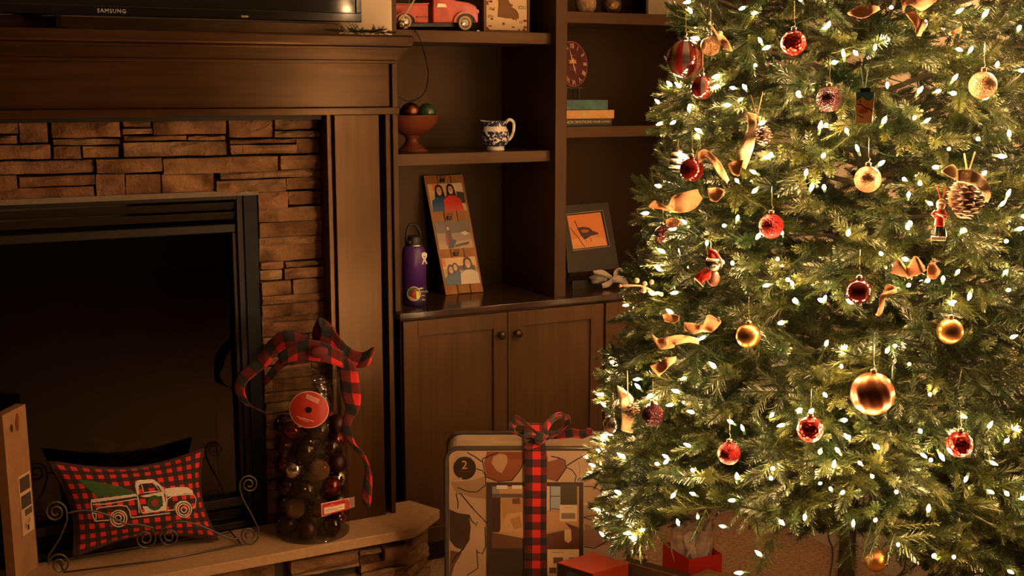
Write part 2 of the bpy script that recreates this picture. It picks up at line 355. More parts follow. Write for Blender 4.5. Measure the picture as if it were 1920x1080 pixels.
# ---------------- stone veneer ----------------
sv = thing('stone_veneer', 'stacked ledgestone veneer framing the firebox under the mantelpiece', 'stonework', (.75, 4.27, .305))
def stone(x0, x1, z0, z1, parent, y=4.262, proud=None, M=None, lab=None):
    """one rough-faced ledge stone: chamfered front grid"""
    g = .0022; x0 += g; x1 -= g; z0 += g; z1 -= g
    if x1-x0 < .012 or z1-z0 < .008: return
    pr = R(.0, .022) if proud is None else proud
    nx = max(2, min(6, int((x1-x0)/.05)+2)); nz = 4; vs = []; fs = []
    c = min(.004, (z1-z0)*.15)
    for j in range(nz):
        for i in range(nx):
            u = i/(nx-1); v = j/(nz-1); edge = (i in (0, nx-1)) or (j in (0, nz-1))
            xx = x0+(x1-x0)*u; zz = z0+(z1-z0)*v
            if 0 < i < nx-1: xx += R(-.008, .008)
            else: xx += R(-.0015, .0015)
            if 0 < j < nz-1: zz += R(-.1, .1)*(z1-z0)
            else: zz += R(-.0022, .0012)
            vs.append(Vector((xx, y-pr-(R(-.003, .006) if not edge else R(-.009, -.003)), zz)))
    for j in range(nz-1):
        for i in range(nx-1): fs.append((j*nx+i, j*nx+i+1, (j+1)*nx+i+1, (j+1)*nx+i))
    per = [i for i in range(nx)]+[j*nx+nx-1 for j in range(1, nz)]+[(nz-1)*nx+i for i in range(nx-2, -1, -1)]+[j*nx for j in range(nz-2, 0, -1)]
    k = len(vs)
    for p in per: q = vs[p].copy(); q.y = y+.05; vs.append(q)
    n = len(per)
    for i in range(n): fs.append((per[(i+1) % n], per[i], k+i, k+(i+1) % n))
    mb = MB(); mb.add(vs, fs)
    if M: mb.xf(M)
    return build('stone', mb, STONE, parent)
def pxs(r, Y=4.25):
    ax, ay, bx, by = r; mx, my = (ax+bx)/2, (ay+by)/2
    return atY(ax, my, Y).x, atY(bx, my, Y).x, atY(mx, by, Y).z, atY(mx, ay, Y).z
Z1 = [(-20,548,90,632),(90,548,228,675),(-30,635,84,678),(-30,680,243,752),(240,562,568,650),(250,653,568,684),(250,686,385,750),(388,686,562,742),(582,556,720,602),(575,604,720,634),(722,552,1068,636),(585,638,885,664),(888,638,1070,664),(585,666,1078,738),(1080,553,1290,650),(1300,556,1516,612),(1290,614,1516,648),(1080,652,1395,678),(1085,680,1402,727),(1400,648,1560,722),(-30,755,450,822),(453,746,766,815),(768,738,1312,816),(1318,727,1560,798),(88,826,450,878),(-30,826,86,935),(-30,880,448,938),(453,817,592,928),(594,820,764,922),(766,817,1016,918),(1040,800,1560,842),(1018,844,1350,908),(1352,832,1560,893)]
for r in Z1:
    x0, x1, z0, z1 = pxs([c/2.512 for c in r]); x1 = min(x1, 1.556); x0 = max(x0, .36)
    stone(x0, x1, z0, z1, sv)
C1 = [(147,62,345,185),(350,58,615,150),(135,160,615,254),(153,250,615,350),(145,345,615,405),(150,392,615,505),(150,508,312,558),(322,500,615,538),(155,560,310,628),(312,540,615,613),(150,630,360,725),(372,612,615,714),(160,712,615,768),(155,766,615,850),(155,836,615,900),(158,885,615,972)]
for r in C1:
    x0, x1, z0, z1 = pxs((440+r[0]/3.375, 340+r[1]/3.375, 440+r[2]/3.375, 340+r[3]/3.375)); stone(max(x0, 1.243), min(x1, 1.556), z0, z1, sv)
def ashlar(x0, x1, z0, z1, parent, M=None, hs=(.03, .06), ws=(.12, .3), y=4.262, pr=None):
    z = z0
    while z < z1-.012:
        h = R(*hs); 
        if z1-(z+h) < .025: h = z1-z
        x = x0
        while x < x1-.01:
            w_ = R(*ws)
            if x1-(x+w_) < .07: w_ = x1-x
            if h > .045 and random.random() < .3 and w_ > .12:
                hh = h*R(.35, .65); stone(x, x+w_, z, z+hh, parent, y, pr, M); stone(x, x+w_, z+hh, z+h, parent, y, pr, M)
            else: stone(x, x+w_, z, z+h, parent, y, pr, M)
            x += w_
        z += h
zlow = pxs((487, 600, 612, 628))[2]
ashlar(1.243, 1.556, .305, zlow-.002, sv, ws=(.14, .32))
ashlar(-.04, .262, .305, 1.545, sv); ashlar(-.04, .355, 1.548, 1.79, sv)
build('lintel_strip', MB().box((.262, 4.246, 1.527), (1.243, 4.30, 1.545)), flat('lintel_grout', (.16, .12, .09), .8, noise=.2), sv)

# ---------------- gas fireplace insert ----------------
gf = thing('fireplace_insert', 'black metal fireplace insert with louvres above dark glass', 'fireplace', (.752, 4.35, .305))
for a, b in ((1.193, 1.241), (.264, .311)): build('slate_strip', MB().box((a, 4.262, .305), (b, 4.32, 1.527)), SLATE, gf)
mb = MB(); mb.box((.311, 4.27, .305), (.335, 4.34, 1.527)).box((1.169, 4.27, .305), (1.193, 4.34, 1.527)).box((.335, 4.27, 1.512), (1.169, 4.34, 1.527)).box((.335, 4.27, .305), (1.169, 4.34, .33))
build('outer_frame', mb, BLK2, gf, bevel=.002)
for k in range(2):
    z = 1.452+k*.034; M = T(0, 4.285, z) @ Rx(math.radians(28))
    build('louvre', MB().box((.337, 0, -.012), (1.167, .004, .018), M=M), BLK2, gf, bevel=.001)
build('louvre', MB().box((.337, 0, -.012), (1.167, .004, .018), M=T(0, 4.285, .36) @ Rx(math.radians(28))), BLK2, gf)
mb = MB(); mb.box((.335, 4.282, 1.395), (1.169, 4.32, 1.425)).box((.335, 4.282, .40), (.352, 4.32, 1.395)).box((1.152, 4.282, .40), (1.169, 4.32, 1.395)).box((.335, 4.282, .385), (1.169, 4.32, .42))
build('glass_frame', mb, BLK2, gf, bevel=.003)
build('glass_pane', MB().box((.352, 4.318, .42), (1.152, 4.322, 1.395)), clear('firebox_glass', (.5, .5, .5), .10, .01, .10), gf)
fb = MB(); fb.box((.335, 4.32, 1.40), (1.169, 4.64, 1.42)).box((.335, 4.63, .34), (1.169, 4.65, 1.42)).box((.335, 4.325, .34), (.35, 4.64, 1.42)).box((1.155, 4.325, .34), (1.169, 4.64, 1.42)).box((.335, 4.32, .33), (1.169, 4.64, .345))
build('firebox_liner', fb, flat('firebox_black', (.014, .013, .013), .8), gf)
LOG = flat('ceramic_log', (.07, .055, .045), .9, noise=.5, nscale=20, bump=.6)
for (a, b, r) in (((.48, 4.48, .43), (1.02, 4.50, .45), .045), ((.55, 4.42, .50), (.95, 4.56, .60), .035), ((.98, 4.42, .48), (.66, 4.55, .63), .03), ((.62, 4.42, .42), (.9, 4.40, .41), .03)):
    P = [Vector(a).lerp(Vector(b), t/5)+Vector((0, R(-.008, .008), R(-.01, .01))) for t in range(6)]
    build('log', MB().tube(P, [r*R(.85, 1.1) for _ in P], 9), LOG, gf, smooth=True)
build('log_grate', MB().tube([(.45, 4.41, .385), (1.05, 4.41, .385)], .008).tube([(.45, 4.54, .385), (1.05, 4.54, .385)], .008), BLACK, gf)

# ---------------- raised hearth ----------------
he = thing('raised_hearth', 'raised stone hearth with smooth tan slab and chamfered right end', 'hearth', (.75, 4.1, 0))
HP = [(-.33, 4.262), (-.33, 3.965), (1.706, 3.965), (1.872, 4.11), (1.812, 4.262)]
def flatp(pts, z0, z1):
    mb = MB(); n = len(pts); mb.add([(x, y, z0) for x, y in pts]+[(x, y, z1) for x, y in pts], [tuple(range(n))[::-1], tuple(range(n, 2*n))]+[(i, (i+1) % n, (i+1) % n+n, i+n) for i in range(n)]); return mb
build('slab', flatp(HP, .268, .305), SLAB, he, bevel=.003)
core = [(-.29, 4.262), (-.29, 4.04), (1.672, 4.04), (1.80, 4.15), (1.775, 4.262)]
build('core', flatp(core, 0, .268), MORTAR, he)
# stones of the front seen in the photograph
Z6 = [(-330,850,438,1000),(440,775,690,832),(450,836,690,965),(722,730,1120,885),(692,750,722,965),(-330,1002,452,1045),(460,890,1148,985),(460,1000,1000,1085),(1000,1010,1150,1100)]
FM = T(0, 0, 0)
def hstone(x0, x1, z0, z1): stone(x0, x1, z0, z1, he, y=4.01, proud=R(0, .02))
for r in Z6:
    a = [600+r[0]/6, 900+r[1]/6, 600+r[2]/6, 900+r[3]/6]; x0, x1, z0, z1 = pxs(a, 4.0); hstone(x0, min(x1, 1.69), max(z0, 0), min(z1, .266))
zb = pxs((600, 1000, 780, 1080), 4.0)[2]
ashlar(1.19, 1.69, 0, .148, he, y=4.01, hs=(.03, .05)); ashlar(-.30, 1.19, 0, .266, he, y=4.01)
cd_ = Vector((1.872-1.706, 4.11-3.965, 0)); cl = cd_.length; ang = math.atan2(cd_.y, cd_.x)
ashlar(0, cl-.01, 0, .266, he, M=T(1.690, 4.0, 0) @ Rz(ang), y=.02, ws=(.1, .2), hs=(.025, .05))
ed = Vector((1.812-1.872, 4.262-4.11, 0)); ashlar(0, .13, 0, .266, he, M=T(1.842, 4.125, 0) @ Rz(math.atan2(ed.y, ed.x)), y=.02, ws=(.08, .14))
# ---------------- Christmas tree ----------------
TC = Vector((3.6*0.4694+.27*3.6*.883, 0, 0)); TC = atD(1588, 1040, 3.6); TC.z = 0
PROF = [(.42, .60), (.52, .74), (.72, .755), (1.05, .725), (1.29, .672), (1.6, .645), (2.13, .56), (2.5, .38), (2.95, .03)]
def rad(z):
    if z <= PROF[0][0]: return PROF[0][1]*max(0, (z-.25)/.17)
    for (a, b), (c, d) in zip(PROF, PROF[1:]):
        if z <= c: return b+(d-b)*(z-a)/(c-a)
    return 0
def hit(px, py, k=1.0):
    """first point along the sight line on the tree's outer surface scaled by k, or its closest approach"""
    r = ray(px, py); r = r/r.dot(hd); best = None
    for i in range(500):
        d = 2.5+i*.004; p = CAM+r*d; e = math.hypot(p.x-TC.x, p.y-TC.y)-rad(p.z)*k
        if e < 0 and rad(p.z) > .02: return p
        if best is None or e < best[0]: best = (e, p)
    return best[1]
NEEDLE = None
def needle_mat():
    m, N, L, b = nmat('fir_needles')
    oi = N.new('ShaderNodeTexCoord'); n = N.new('ShaderNodeTexNoise'); n.inputs['Scale'].default_value = 9; n.inputs['Detail'].default_value = 3
    g = N.new('ShaderNodeNewGeometry'); L.new(g.outputs['Position'], n.inputs['Vector'])
    r = N.new('ShaderNodeValToRGB'); L.new(n.outputs['Fac'], r.inputs['Fac'])
    r.color_ramp.elements[0].position = .35; r.color_ramp.elements[0].color = (.012, .030, .007, 1)
    r.color_ramp.elements[1].position = .65; r.color_ramp.elements[1].color = (.052, .058, .010, 1)
    L.new(r.outputs['Color'], b.inputs['Base Color']); b.inputs['Roughness'].default_value = .36; b.inputs['Specular IOR Level'].default_value = .5
    return m
NEEDLE = needle_mat(); BARK = flat('branch_bark', (.055, .045, .022), .8, noise=.3)
rs = np.random.RandomState(5)
def twig(base, dr, L, dens=1.0, nl=.022):
    """needles around one twig: arrays of verts, tris"""
    d = Vector(dr).normalized(); u = d.orthogonal().normalized(); v = d.cross(u); vs = []; fs = []
    n = int(L/.0125*10*dens); B = Vector(base)
    for i in range(n):
        t = (i+.5)/n; a = i*2.39996+rs.uniform(-.3, .3)
        l = nl*(.55+.45*math.sin(PI*min(1, t*1.15+.12)))*rs.uniform(.85, 1.15)
        if t > .9: l *= .75
        f = .75+.5*t+rs.uniform(-.15, .15)
        rr = u*math.cos(a)+v*math.sin(a); nd = (rr+d*f).normalized(); p = B+d*(L*t)+rr*.0012
        s = nd.cross(d).normalized()*.00125; k = len(vs)
        vs += [p-s, p+s, p+nd*l+s*.55, p+nd*l-s*.55]; fs.append((k, k+1, k+2, k+3))
    q = .0018; k = len(vs)      # stem
    for c in (B, B+d*L): vs += [c+u*q, c+v*q, c-u*q, c-v*q]; 
    fs += [(k, k+1, k+5, k+4), (k+1, k+2, k+6, k+5), (k+2, k+3, k+7, k+6), (k+3, k, k+4, k+7)]
    return vs, fs
def frond_mesh(i, full=True):
    vs = []; fs = []
    def ad(t):
        k = len(vs); vs.extend(t[0]); fs.extend([tuple(a+k for a in f) for f in t[1]])
    L = .20; ad(twig((0, 0, 0), (1, 0, .0), L*.5, 1.0)); ad(twig((L*.5, 0, 0), (1, 0, .0), L*.5, 1.9, .025))
    for j, (x, l) in enumerate(((.03, .10), (.075, .105), (.12, .085))):
        for s in (-1, 1):
            if rs.rand() < .12: continue
            a = rs.uniform(.75, 1.0); ad(twig((x+rs.uniform(-.01, .01), 0, 0), (math.cos(a), s*math.sin(a), rs.uniform(-.25, .30)), l*rs.uniform(.85, 1.15), .85))
    me = bpy.data.meshes.new('frond'); me.from_pydata([tuple(v) for v in vs], [], fs); me.materials.append(NEEDLE); me.update(); return me
FR = [frond_mesh(i) for i in range(6)]
SP = []
for i in range(3):      # single slim tips
    t = twig((0, 0, 0), (1, 0, 0), .13, 1.1); me = bpy.data.meshes.new('sprig'); me.from_pydata([tuple(v) for v in t[0]], [], t[1]); me.materials.append(NEEDLE); me.update(); SP.append(me)
tree = thing('christmas_tree', 'tall lit artificial fir tree filling the right side of the room', 'Christmas tree', (TC.x, TC.y, 0))
# keep-clear discs (ornaments hang in front of the branches)
CLEAR = []      # (px, py, radius_px, depth)
def orient(p, d, roll):
    d = Vector(d).normalized(); y = Vector((0, 0, 1)).cross(d); y = y.normalized() if y.length > 1e-4 else Vector((0, 1, 0)); z = d.cross(y)
    M = Matrix(((d.x, y.x, z.x, p.x), (d.y, y.y, z.y, p.y), (d.z, y.z, z.z, p.z), (0, 0, 0, 1))); return M @ Rx(roll)
YL = [(1000, 1045), (1200, 1040), (1230, 965), (1260, 985), (1300, 965), (1380, 1000), (1440, 1010), (1480, 998), (1560, 980), (1600, 982), (1650, 1000), (1700, 1012), (1740, 1080), (1920, 1130), (9000, 1130)]
def ylim(x):      # hem of the lowest boughs
    for (a, b), (c, d) in zip(YL, YL[1:]):
        if x <= c: return b+(d-b)*max(0, x-a)/(c-a)
    return 1130
PL = []    # (matrix, mesh, scale, tip, depth)
def place(p, d, roll, mi, sc, force=False):
    d = Vector(d).normalized(); tip = p+d*.2*sc; mid = p+d*.1*sc
    if tip.x > 3.46 and not force:
        return
    if not force:
        for q in (tip, mid):
            x, y, dd = proj(q)
            if y > ylim(x): return
        for q in (tip, mid, p+d*.15*sc):
            x, y, dd = proj(q)
            for (cx, cy, cr_, cdp) in CLEAR:
                if dd < cdp+.02 and (x-cx)**2+(y-cy)**2 < cr_*cr_: return
    PL.append((orient(p, d, roll) @ Matrix.Scale(sc, 4), mi, proj(tip), tip))
# ---------------- ornaments ----------------
CAPG = flat('gold_cap', (.75, .55, .25), .25, metal=1); CAPS = flat('silver_cap', (.75, .75, .78), .2, metal=1)
HOOK = flat('hook_wire', (.5, .42, .3), .4, metal=.8); RIBC = flat('burlap_ribbon', (.36, .17, .075), .9, noise=.15, nscale=300, bump=.3)
RIBP = flat('cream_ribbon', (.42, .28, .15), .85, noise=.1, nscale=300, bump=.3); JUTE = flat('jute_twine', (.38, .22, .10), .9)
def orn_root(name, label, cat, px, py, wpx, hpx=None, k=1.0, group=None, cl=1.25, lift=.03):
    p = hit(px, py, k); v = (CAM-p).normalized(); p = p+v*lift; D = proj(p)[2]
    CLEAR.append((px, py, max(wpx, hpx or wpx)*.5*cl, D))
    return thing(name, label, cat, p, group), p, D
def px2m(D): return D/(FPX*math.cos(PITCH))*1.0
def facing(p):
    v = (CAM-p); v.z = 0; v = v.normalized(); return Vector((-v.y, v.x, 0)), v   # right-hand vector seen from the camera, towards camera
MATB = {
 'red': flat('glass_red', (.26, .014, .010), .12, metal=.85, coat=.5), 'maroon': flat('glass_maroon', (.16, .012, .014), .1, metal=.8, coat=.6),
 'gold': flat('satin_gold', (.42, .20, .055), .34, metal=.95), 'champ': glitter('champagne_glitter', (.24, .125, .06), 420),
 'redglit': glitter('red_glitter', (.19, .004, .003), 320), 'purple': glitter('plum_glitter', (.035, .005, .008), 260), 'foil': glitter('red_foil', (.25, .014, .010), 110),
 'mercury': flat('silvered_glass', (.78, .74, .68), .06, metal=1), 'copper': flat('copper', (.27, .10, .042), .36, metal=1)}
def cap_hook(t, p, r, capm, hang=.07):
    build('cap', MB().lathe([(.0, r*.96), (.0068, r*.97), (.0075, r+.007), (.0055, r+.009), (0, r+.0095)], 12, Matrix.Translation(p)), capm, t, smooth=True)
    build('hook', MB().tube([p+Vector((0, 0, r+.008)), p+Vector((.004, 0, r+.016)), p+Vector((0, 0, r+.022)), p+Vector((-.001, .001, r+hang))], .0008, 5), HOOK, t)
def ball(label, px, py, d, kind, k=1.0, cat='bauble', capm=None, group=None, rib=False, cl=1.25, stripes=None, lift=.03):
    t, p, D = orn_root('bauble', label, cat, px, py, d, None, k, group, cl, lift); r = d/2*px2m(D)
    if stripes:
        n = 32; mb = MB(); m_ = 16
        vs = []; fs = []
        for j in range(m_+1):
            th = PI*j/m_
            for i in range(n): a = 2*PI*i/n; rr = r*(1+.012*math.cos(8*a)); vs.append(p+Vector((rr*math.sin(th)*math.cos(a), rr*math.sin(th)*math.sin(a), -r*1.02*math.cos(th))))
        k0 = mb.add(vs, [])
        for j in range(m_):
            for i in range(n): i2 = (i+1) % n; mb.f.append([j*n+i, j*n+i2, (j+1)*n+i2, (j+1)*n+i]); mb.m.append((i//2) % len(stripes))
        build('ball', mb, stripes, t, smooth=True)
    elif rib:
        mb = MB(); n = 48; m_ = 20; vs = []
        for j in range(m_+1):
            th = PI*j/m_
            for i in range(n): a = 2*PI*i/n; rr = r*(1+.03*math.sin(12*a+th*4)); vs.append(p+Vector((rr*math.sin(th)*math.cos(a), rr*math.sin(th)*math.sin(a), -r*math.cos(th))))
        mb.add(vs, [(j*n+i, j*n+(i+1) % n, (j+1)*n+(i+1) % n, (j+1)*n+i) for j in range(m_) for i in range(n)]); build('ball', mb, MATB[kind], t, smooth=True)
    else: build('ball', MB().sphere(p, r, 28, 18), MATB[kind], t, smooth=True)
    cap_hook(t, p, r, capm or CAPG)
    return t
STR = [flat('stripe_gold', (.42, .26, .13), .15, metal=.9), flat('stripe_wine', (.30, .02, .02), .12, metal=.7), flat('stripe_clear_silver', (.42, .36, .32), .08, metal=.95), MATB['maroon']]
ball('large bauble with gold, wine and silver vertical stripes at the tree\'s left edge', 1285, 110, 68, '', stripes=STR, capm=CAPS)
ball('small striped wine bauble hanging just below the large striped one', 1317, 164, 42, '', stripes=[MATB['maroon'], STR[2], STR[1]], capm=CAPS, k=.98)
ball('red foil bauble near the top, left of the orange ribbon', 1488, 81, 46, 'foil', capm=CAPS)
ball('dark plum glitter bauble beside the little desert landscape ornament', 1554, 186, 46, 'purple', k=.97)
ball('champagne glitter bauble high at the right edge of the tree', 1843, 160, 50, 'champ')
ball('shiny brownish red bauble under the striped black and white ornament', 1297, 318, 44, 'red', lift=.06)
ball('champagne glitter bauble at the upper middle of the tree', 1627, 336, 49, 'champ')
ball('bright red glitter bauble left of the dog ornament\'s right side, upper middle left', 1446, 424, 46, 'redglit')
ball('shiny dark red bauble left of the burlap bow, centre of the tree', 1610, 546, 48, 'maroon', capm=CAPS)
ball('satin gold bauble on the left half of the tree', 1403, 630, 46, 'gold')
ball('satin gold bauble on the right side of the tree', 1781, 621, 49, 'gold')
ball('large ridged copper bauble low in the middle of the tree', 1636, 738, 82, 'copper', rib=True)
ball('dark plum glitter bauble beside the lower left pinecone', 1224, 778, 44, 'purple')
ball('small bright red glitter bauble low on the left of the tree', 1367, 850, 44, 'redglit')
ball('red crackled bauble left below the ridged copper bauble', 1519, 805, 50, 'foil')
ball('red crackled bauble with a fir tip across it, low right', 1799, 833, 50, 'foil', cl=.9)
ball('satin gold bauble hanging lowest beside the trunk', 1642, 1050, 46, 'gold', lift=.02, k=.8)
ball('silvered glass bauble at the lower left edge of the tree', 1150, 797, 38, 'mercury', capm=CAPS)
ball('dark plum bauble half hidden behind the left burlap bow', 1243, 440, 34, 'purple', k=.96)
ball('pale gold bauble behind the ribbon near the large striped bauble', 1332, 86, 36, 'champ', capm=CAPS, k=.95)

# keep these labels true: the red glitter one hangs above and right of the dog ornament
for o in COL.objects:
    if o.get('label', '').startswith('bright red glitter bauble'): o['label'] = 'bright red glitter bauble above and right of the dog ornament'

def pinecone(label, px, py, d, L=None, k=1.0, ribbon=None, lift=.03):
    t, p, D = orn_root('pinecone', label, 'pinecone', px, py, d, None, k, None, 1.15, lift); s = px2m(D); r = d/2*s; H = d*.98*s
    mats = [flat('cone_scale', (.085, .036, .018), .5, noise=.4, nscale=60), flat('cone_scale_tip', (.17, .085, .045), .45)]
    mb = MB(); N = int(70 if d > 50 else 44)
    for i in range(N):
        f = (i+.5)/N; z = H/2-H*f; rr = r*math.sin(PI*min(.97, .12+f*.85))**.7; a = i*2.39996
        o_ = Vector((math.cos(a), math.sin(a), 0)); u = Vector((-math.sin(a), math.cos(a), 0)); c = p+Vector((0, 0, z)); w_ = r*.26
        b0 = c+o_*rr*.25; m0 = c+o_*rr*.8-Vector((0, 0, r*.10)); tp = c+o_*rr*1.02+Vector((0, 0, -r*.02))
        mb.add([b0, m0+u*w_, tp+u*w_*.5, tp-u*w_*.5, m0-u*w_, m0+Vector((0, 0, r*.14))], [(0, 1, 5), (0, 5, 4), (0, 4, 1)], 0)
        k0 = len(mb.v)-6; mb.f += [[k0+1, k0+2, k0+5], [k0+5, k0+3, k0+4], [k0+2, k0+3, k0+5], [k0+1, k0+4, k0+3, k0+2]]; mb.m += [1, 1, 1, 1]
    o = build('scales', mb, mats, t); build('core', MB().sphere(p, r*.45, 12, 8, (1, 1, H/2/r*1.9)), mats[0], t, smooth=True)
    return t, p, D
def ribpx(name, label, A, B, m, D=None, dd=None, cat='ribbon', parent=None, clear=True, n=6, kk=1.0, off=.05):
    """ribbon between two edge curves measured in the photograph, laid at the tree's own depth"""
    cx = sum(a[0] for a in A+B)/len(A+B); cy = sum(a[1] for a in A+B)/len(A+B)
    if D is None: D = proj(hit(cx, cy, kk))[2]-off
    if clear:
        for a, b in zip(A, B): CLEAR.append(((a[0]+b[0])/2, (a[1]+b[1])/2, max(9, math.hypot(a[0]-b[0], a[1]-b[1])*.5), D))
    dd = dd or [(.018*math.sin(i*1.9), .018*math.sin(i*1.9+1.3)) for i in range(len(A))]
    a = [atD(x, y, D+dd[i][0]) for i, (x, y) in enumerate(A)]; b = [atD(x, y, D+dd[i][1]) for i, (x, y) in enumerate(B)]
    mb = MB(); strip(mb, a, b, n, 5, wave=.003)
    if parent is not None: return build(name, mb, m, parent, smooth=True, solid=.0012)
    o = build(name, mb, m, None, smooth=True, solid=.0012); setp(o, label, cat); return o
# pinecone with the cream ribbon (upper right)
t, p, D = pinecone('large pinecone under a cream ribbon on jute twine, upper right of tree', 1812, 372, 72)
ribpx('ribbon', '', [(1768, 318), (1786, 308), (1796, 318), (1812, 318), (1832, 322), (1850, 338), (1858, 362), (1852, 380)], [(1764, 322), (1785, 334), (1800, 340), (1815, 340), (1822, 346), (1838, 356), (1846, 368), (1846, 378)], RIBP, D=D-.06, parent=t)
build('twine', MB().tube([atD(1808, 288, D), atD(1813, 318, D-.05), atD(1818, 318, D-.05), atD(1828, 285, D)], .0022, 5), JUTE, t)
t, p, D = pinecone('brown pinecone hanging from jute twine beside the upper burlap ribbon', 1430, 254, 36)
build('twine', MB().tube([atD(1407, 178, D), atD(1417, 210, D-.02), atD(1421, 212, D-.02), atD(1430, 172, D)], .0018, 5).tube([atD(1419, 211, D-.02), atD(1425, 238, D)], .0018, 5), JUTE, t)
t, p, D = pinecone('small pinecone behind the pale ribbon at lower left of tree', 1186, 770, 30)
build('twine', MB().tube([atD(1176, 695, D), atD(1177, 742, D-.02), atD(1182, 757, D)], .0022, 5), JUTE, t)
# burlap ribbons
ribpx('burlap_ribbon', 'cream burlap ribbon trailing down left of the hanging pinecone', [(1396, 208), (1402, 232), (1396, 256), (1386, 280), (1380, 300)], [(1420, 214), (1418, 236), (1416, 262), (1410, 286), (1398, 318)], RIBP)
ribpx('burlap_ribbon', 'tan burlap ribbon looping beside the shiny brownish red bauble', [(1308, 286), (1322, 280), (1344, 296), (1358, 318), (1368, 338)], [(1310, 306), (1326, 298), (1338, 312), (1350, 330), (1364, 344)], RIBC)
ribpx('burlap_ribbon', 'small folded tan burlap end under the cream trailing ribbon', [(1364, 308), (1378, 302), (1394, 300)], [(1374, 326), (1382, 330), (1386, 328)], RIBC)
ribpx('burlap_bow', 'tan burlap bow at the left edge above the dog ornament', [(1216, 386), (1228, 376), (1250, 386), (1262, 368), (1285, 360), (1308, 354)], [(1220, 390), (1238, 392), (1262, 398), (1282, 398), (1304, 390), (1318, 372)], RIBC, dd=[(0, 0), (.02, -.01), (-.02, .01), (.02, -.02), (-.015, .02), (.01, 0)])
ribpx('burlap_ribbon', 'short tan burlap tail hanging under the left edge bow', [(1248, 412), (1262, 408), (1278, 414)], [(1250, 424), (1260, 428), (1270, 424)], RIBC)
ribpx('burlap_ribbon', 'crumpled tan burlap piece right of the left edge bow', [(1326, 352), (1342, 352), (1358, 356)], [(1332, 376), (1344, 378), (1354, 368)], RIBC)
ribpx('burlap_bow', 'tan burlap bow right of the shiny dark red bauble, centre of tree', [(1670, 512), (1684, 484), (1700, 500), (1716, 480), (1734, 500)], [(1690, 518), (1706, 520), (1702, 522), (1728, 512), (1738, 506)], RIBC, dd=[(0, .02), (-.02, -.04), (.03, .03), (-.03, -.04), (0, 0)])
ribpx('burlap_ribbon', 'curled burlap loop end right of the central burlap bow', [(1742, 494), (1750, 492), (1764, 508)], [(1738, 520), (1752, 524), (1762, 514)], RIBC)
ribpx('burlap_ribbon', 'narrow twisted burlap tail falling below the central bow', [(1664, 532), (1680, 540), (1652, 552), (1648, 576), (1642, 590)], [(1656, 548), (1682, 548), (1662, 556), (1656, 580), (1650, 592)], RIBC)
ribpx('burlap_ribbon', 'orange burlap ribbon at the very top, left of the big folds', [(1588, 24), (1608, 12), (1628, 8), (1648, 12)], [(1592, 28), (1616, 34), (1636, 26), (1650, 18)], RIBC)
ribpx('burlap_ribbon', 'broad orange burlap fold at the very top of the tree in view', [(1690, -8), (1700, -12), (1730, -12), (1760, -8)], [(1694, 22), (1704, 8), (1728, 20), (1756, 2)], RIBC, dd=[(0, 0), (.02, -.02), (-.02, .02), (0, 0)])
ribpx('burlap_ribbon', 'orange burlap tail curling under the topmost broad fold', [(1698, 26), (1714, 22), (1728, 36), (1740, 42)], [(1706, 34), (1714, 48), (1718, 66), (1726, 68)], RIBC)
ribpx('burlap_ribbon', 'small orange burlap end peeking out at upper right', [(1778, 62), (1792, 56), (1804, 48)], [(1780, 66), (1794, 62), (1805, 58)], RIBC)
ribpx('burlap_ribbon', 'tan burlap scrap behind the bulb above the long folded ribbon', [(1242, 590), (1256, 588), (1274, 592)], [(1246, 602), (1260, 606), (1272, 602)], RIBC)
ribpx('burlap_ribbon', 'long folded tan burlap ribbon on the tree\'s left below middle', [(1222, 624), (1232, 634), (1250, 632), (1272, 628), (1292, 630), (1312, 636)], [(1226, 638), (1238, 654), (1262, 652), (1268, 646), (1294, 642), (1310, 646)], RIBC, dd=[(0, .02), (.02, -.02), (-.02, .01), (.02, -.02), (0, .01), (0, 0)])
ribpx('burlap_bow', 'tan burlap loops above the long folded ribbon, left of middle', [(1282, 604), (1300, 606), (1318, 608), (1328, 590), (1350, 600)], [(1284, 620), (1302, 626), (1316, 622), (1336, 622), (1352, 606)], RIBC, dd=[(0, .02), (.03, -.03), (-.03, .02), (.02, -.02), (0, 0)])
ribpx('burlap_ribbon', 'tan burlap tail slanting down below the long folded ribbon', [(1218, 686), (1232, 682), (1248, 672), (1268, 668)], [(1236, 706), (1242, 700), (1254, 688), (1268, 676)], RIBC)
ribpx('burlap_ribbon', 'pale burlap ribbon hanging in front of the lower left pinecone', [(1156, 722), (1160, 745), (1164, 765), (1166, 785), (1164, 806)], [(1168, 728), (1188, 748), (1176, 770), (1190, 790), (1186, 812)], RIBP)
# twine loops and twigs near the top left
ribpx('burlap_ribbon', 'upright tan burlap scrap with twig beside the large striped bauble', [(1344, 68), (1350, 80), (1356, 92)], [(1356, 66), (1366, 78), (1374, 96)], RIBC)
def berry_twig(label, pts, D, berries):
    t = thing('berry_twig', label, 'twig', atD(*pts[0], D)); TW = flat('twig', (.42, .24, .13), .6)
    build('stem', MB().tube([atD(x, y, D) for x, y in pts], [.0028]*(len(pts)-1)+[.0018], 6), TW, t, smooth=True)
    for b in berries: build('berry', MB().sphere(atD(b[0], b[1], D-.01), b[2]*px2m(D), 10, 8), flat('dried_berry', (.5, .26, .14), .4), t, smooth=True)
DD = proj(hit(1230, 545, 1))[2]
berry_twig('brown berry twig poking out left of the tree over the worktop', [(1163, 536), (1180, 535), (1200, 536), (1218, 543), (1240, 555)], DD-.02, [(1163, 536, 3), (1194, 526, 5), (1209, 532, 4.5), (1222, 529, 4.5), (1207, 545, 5), (1240, 552, 4)])
DD = proj(hit(1340, 50, 1))[2]-.04
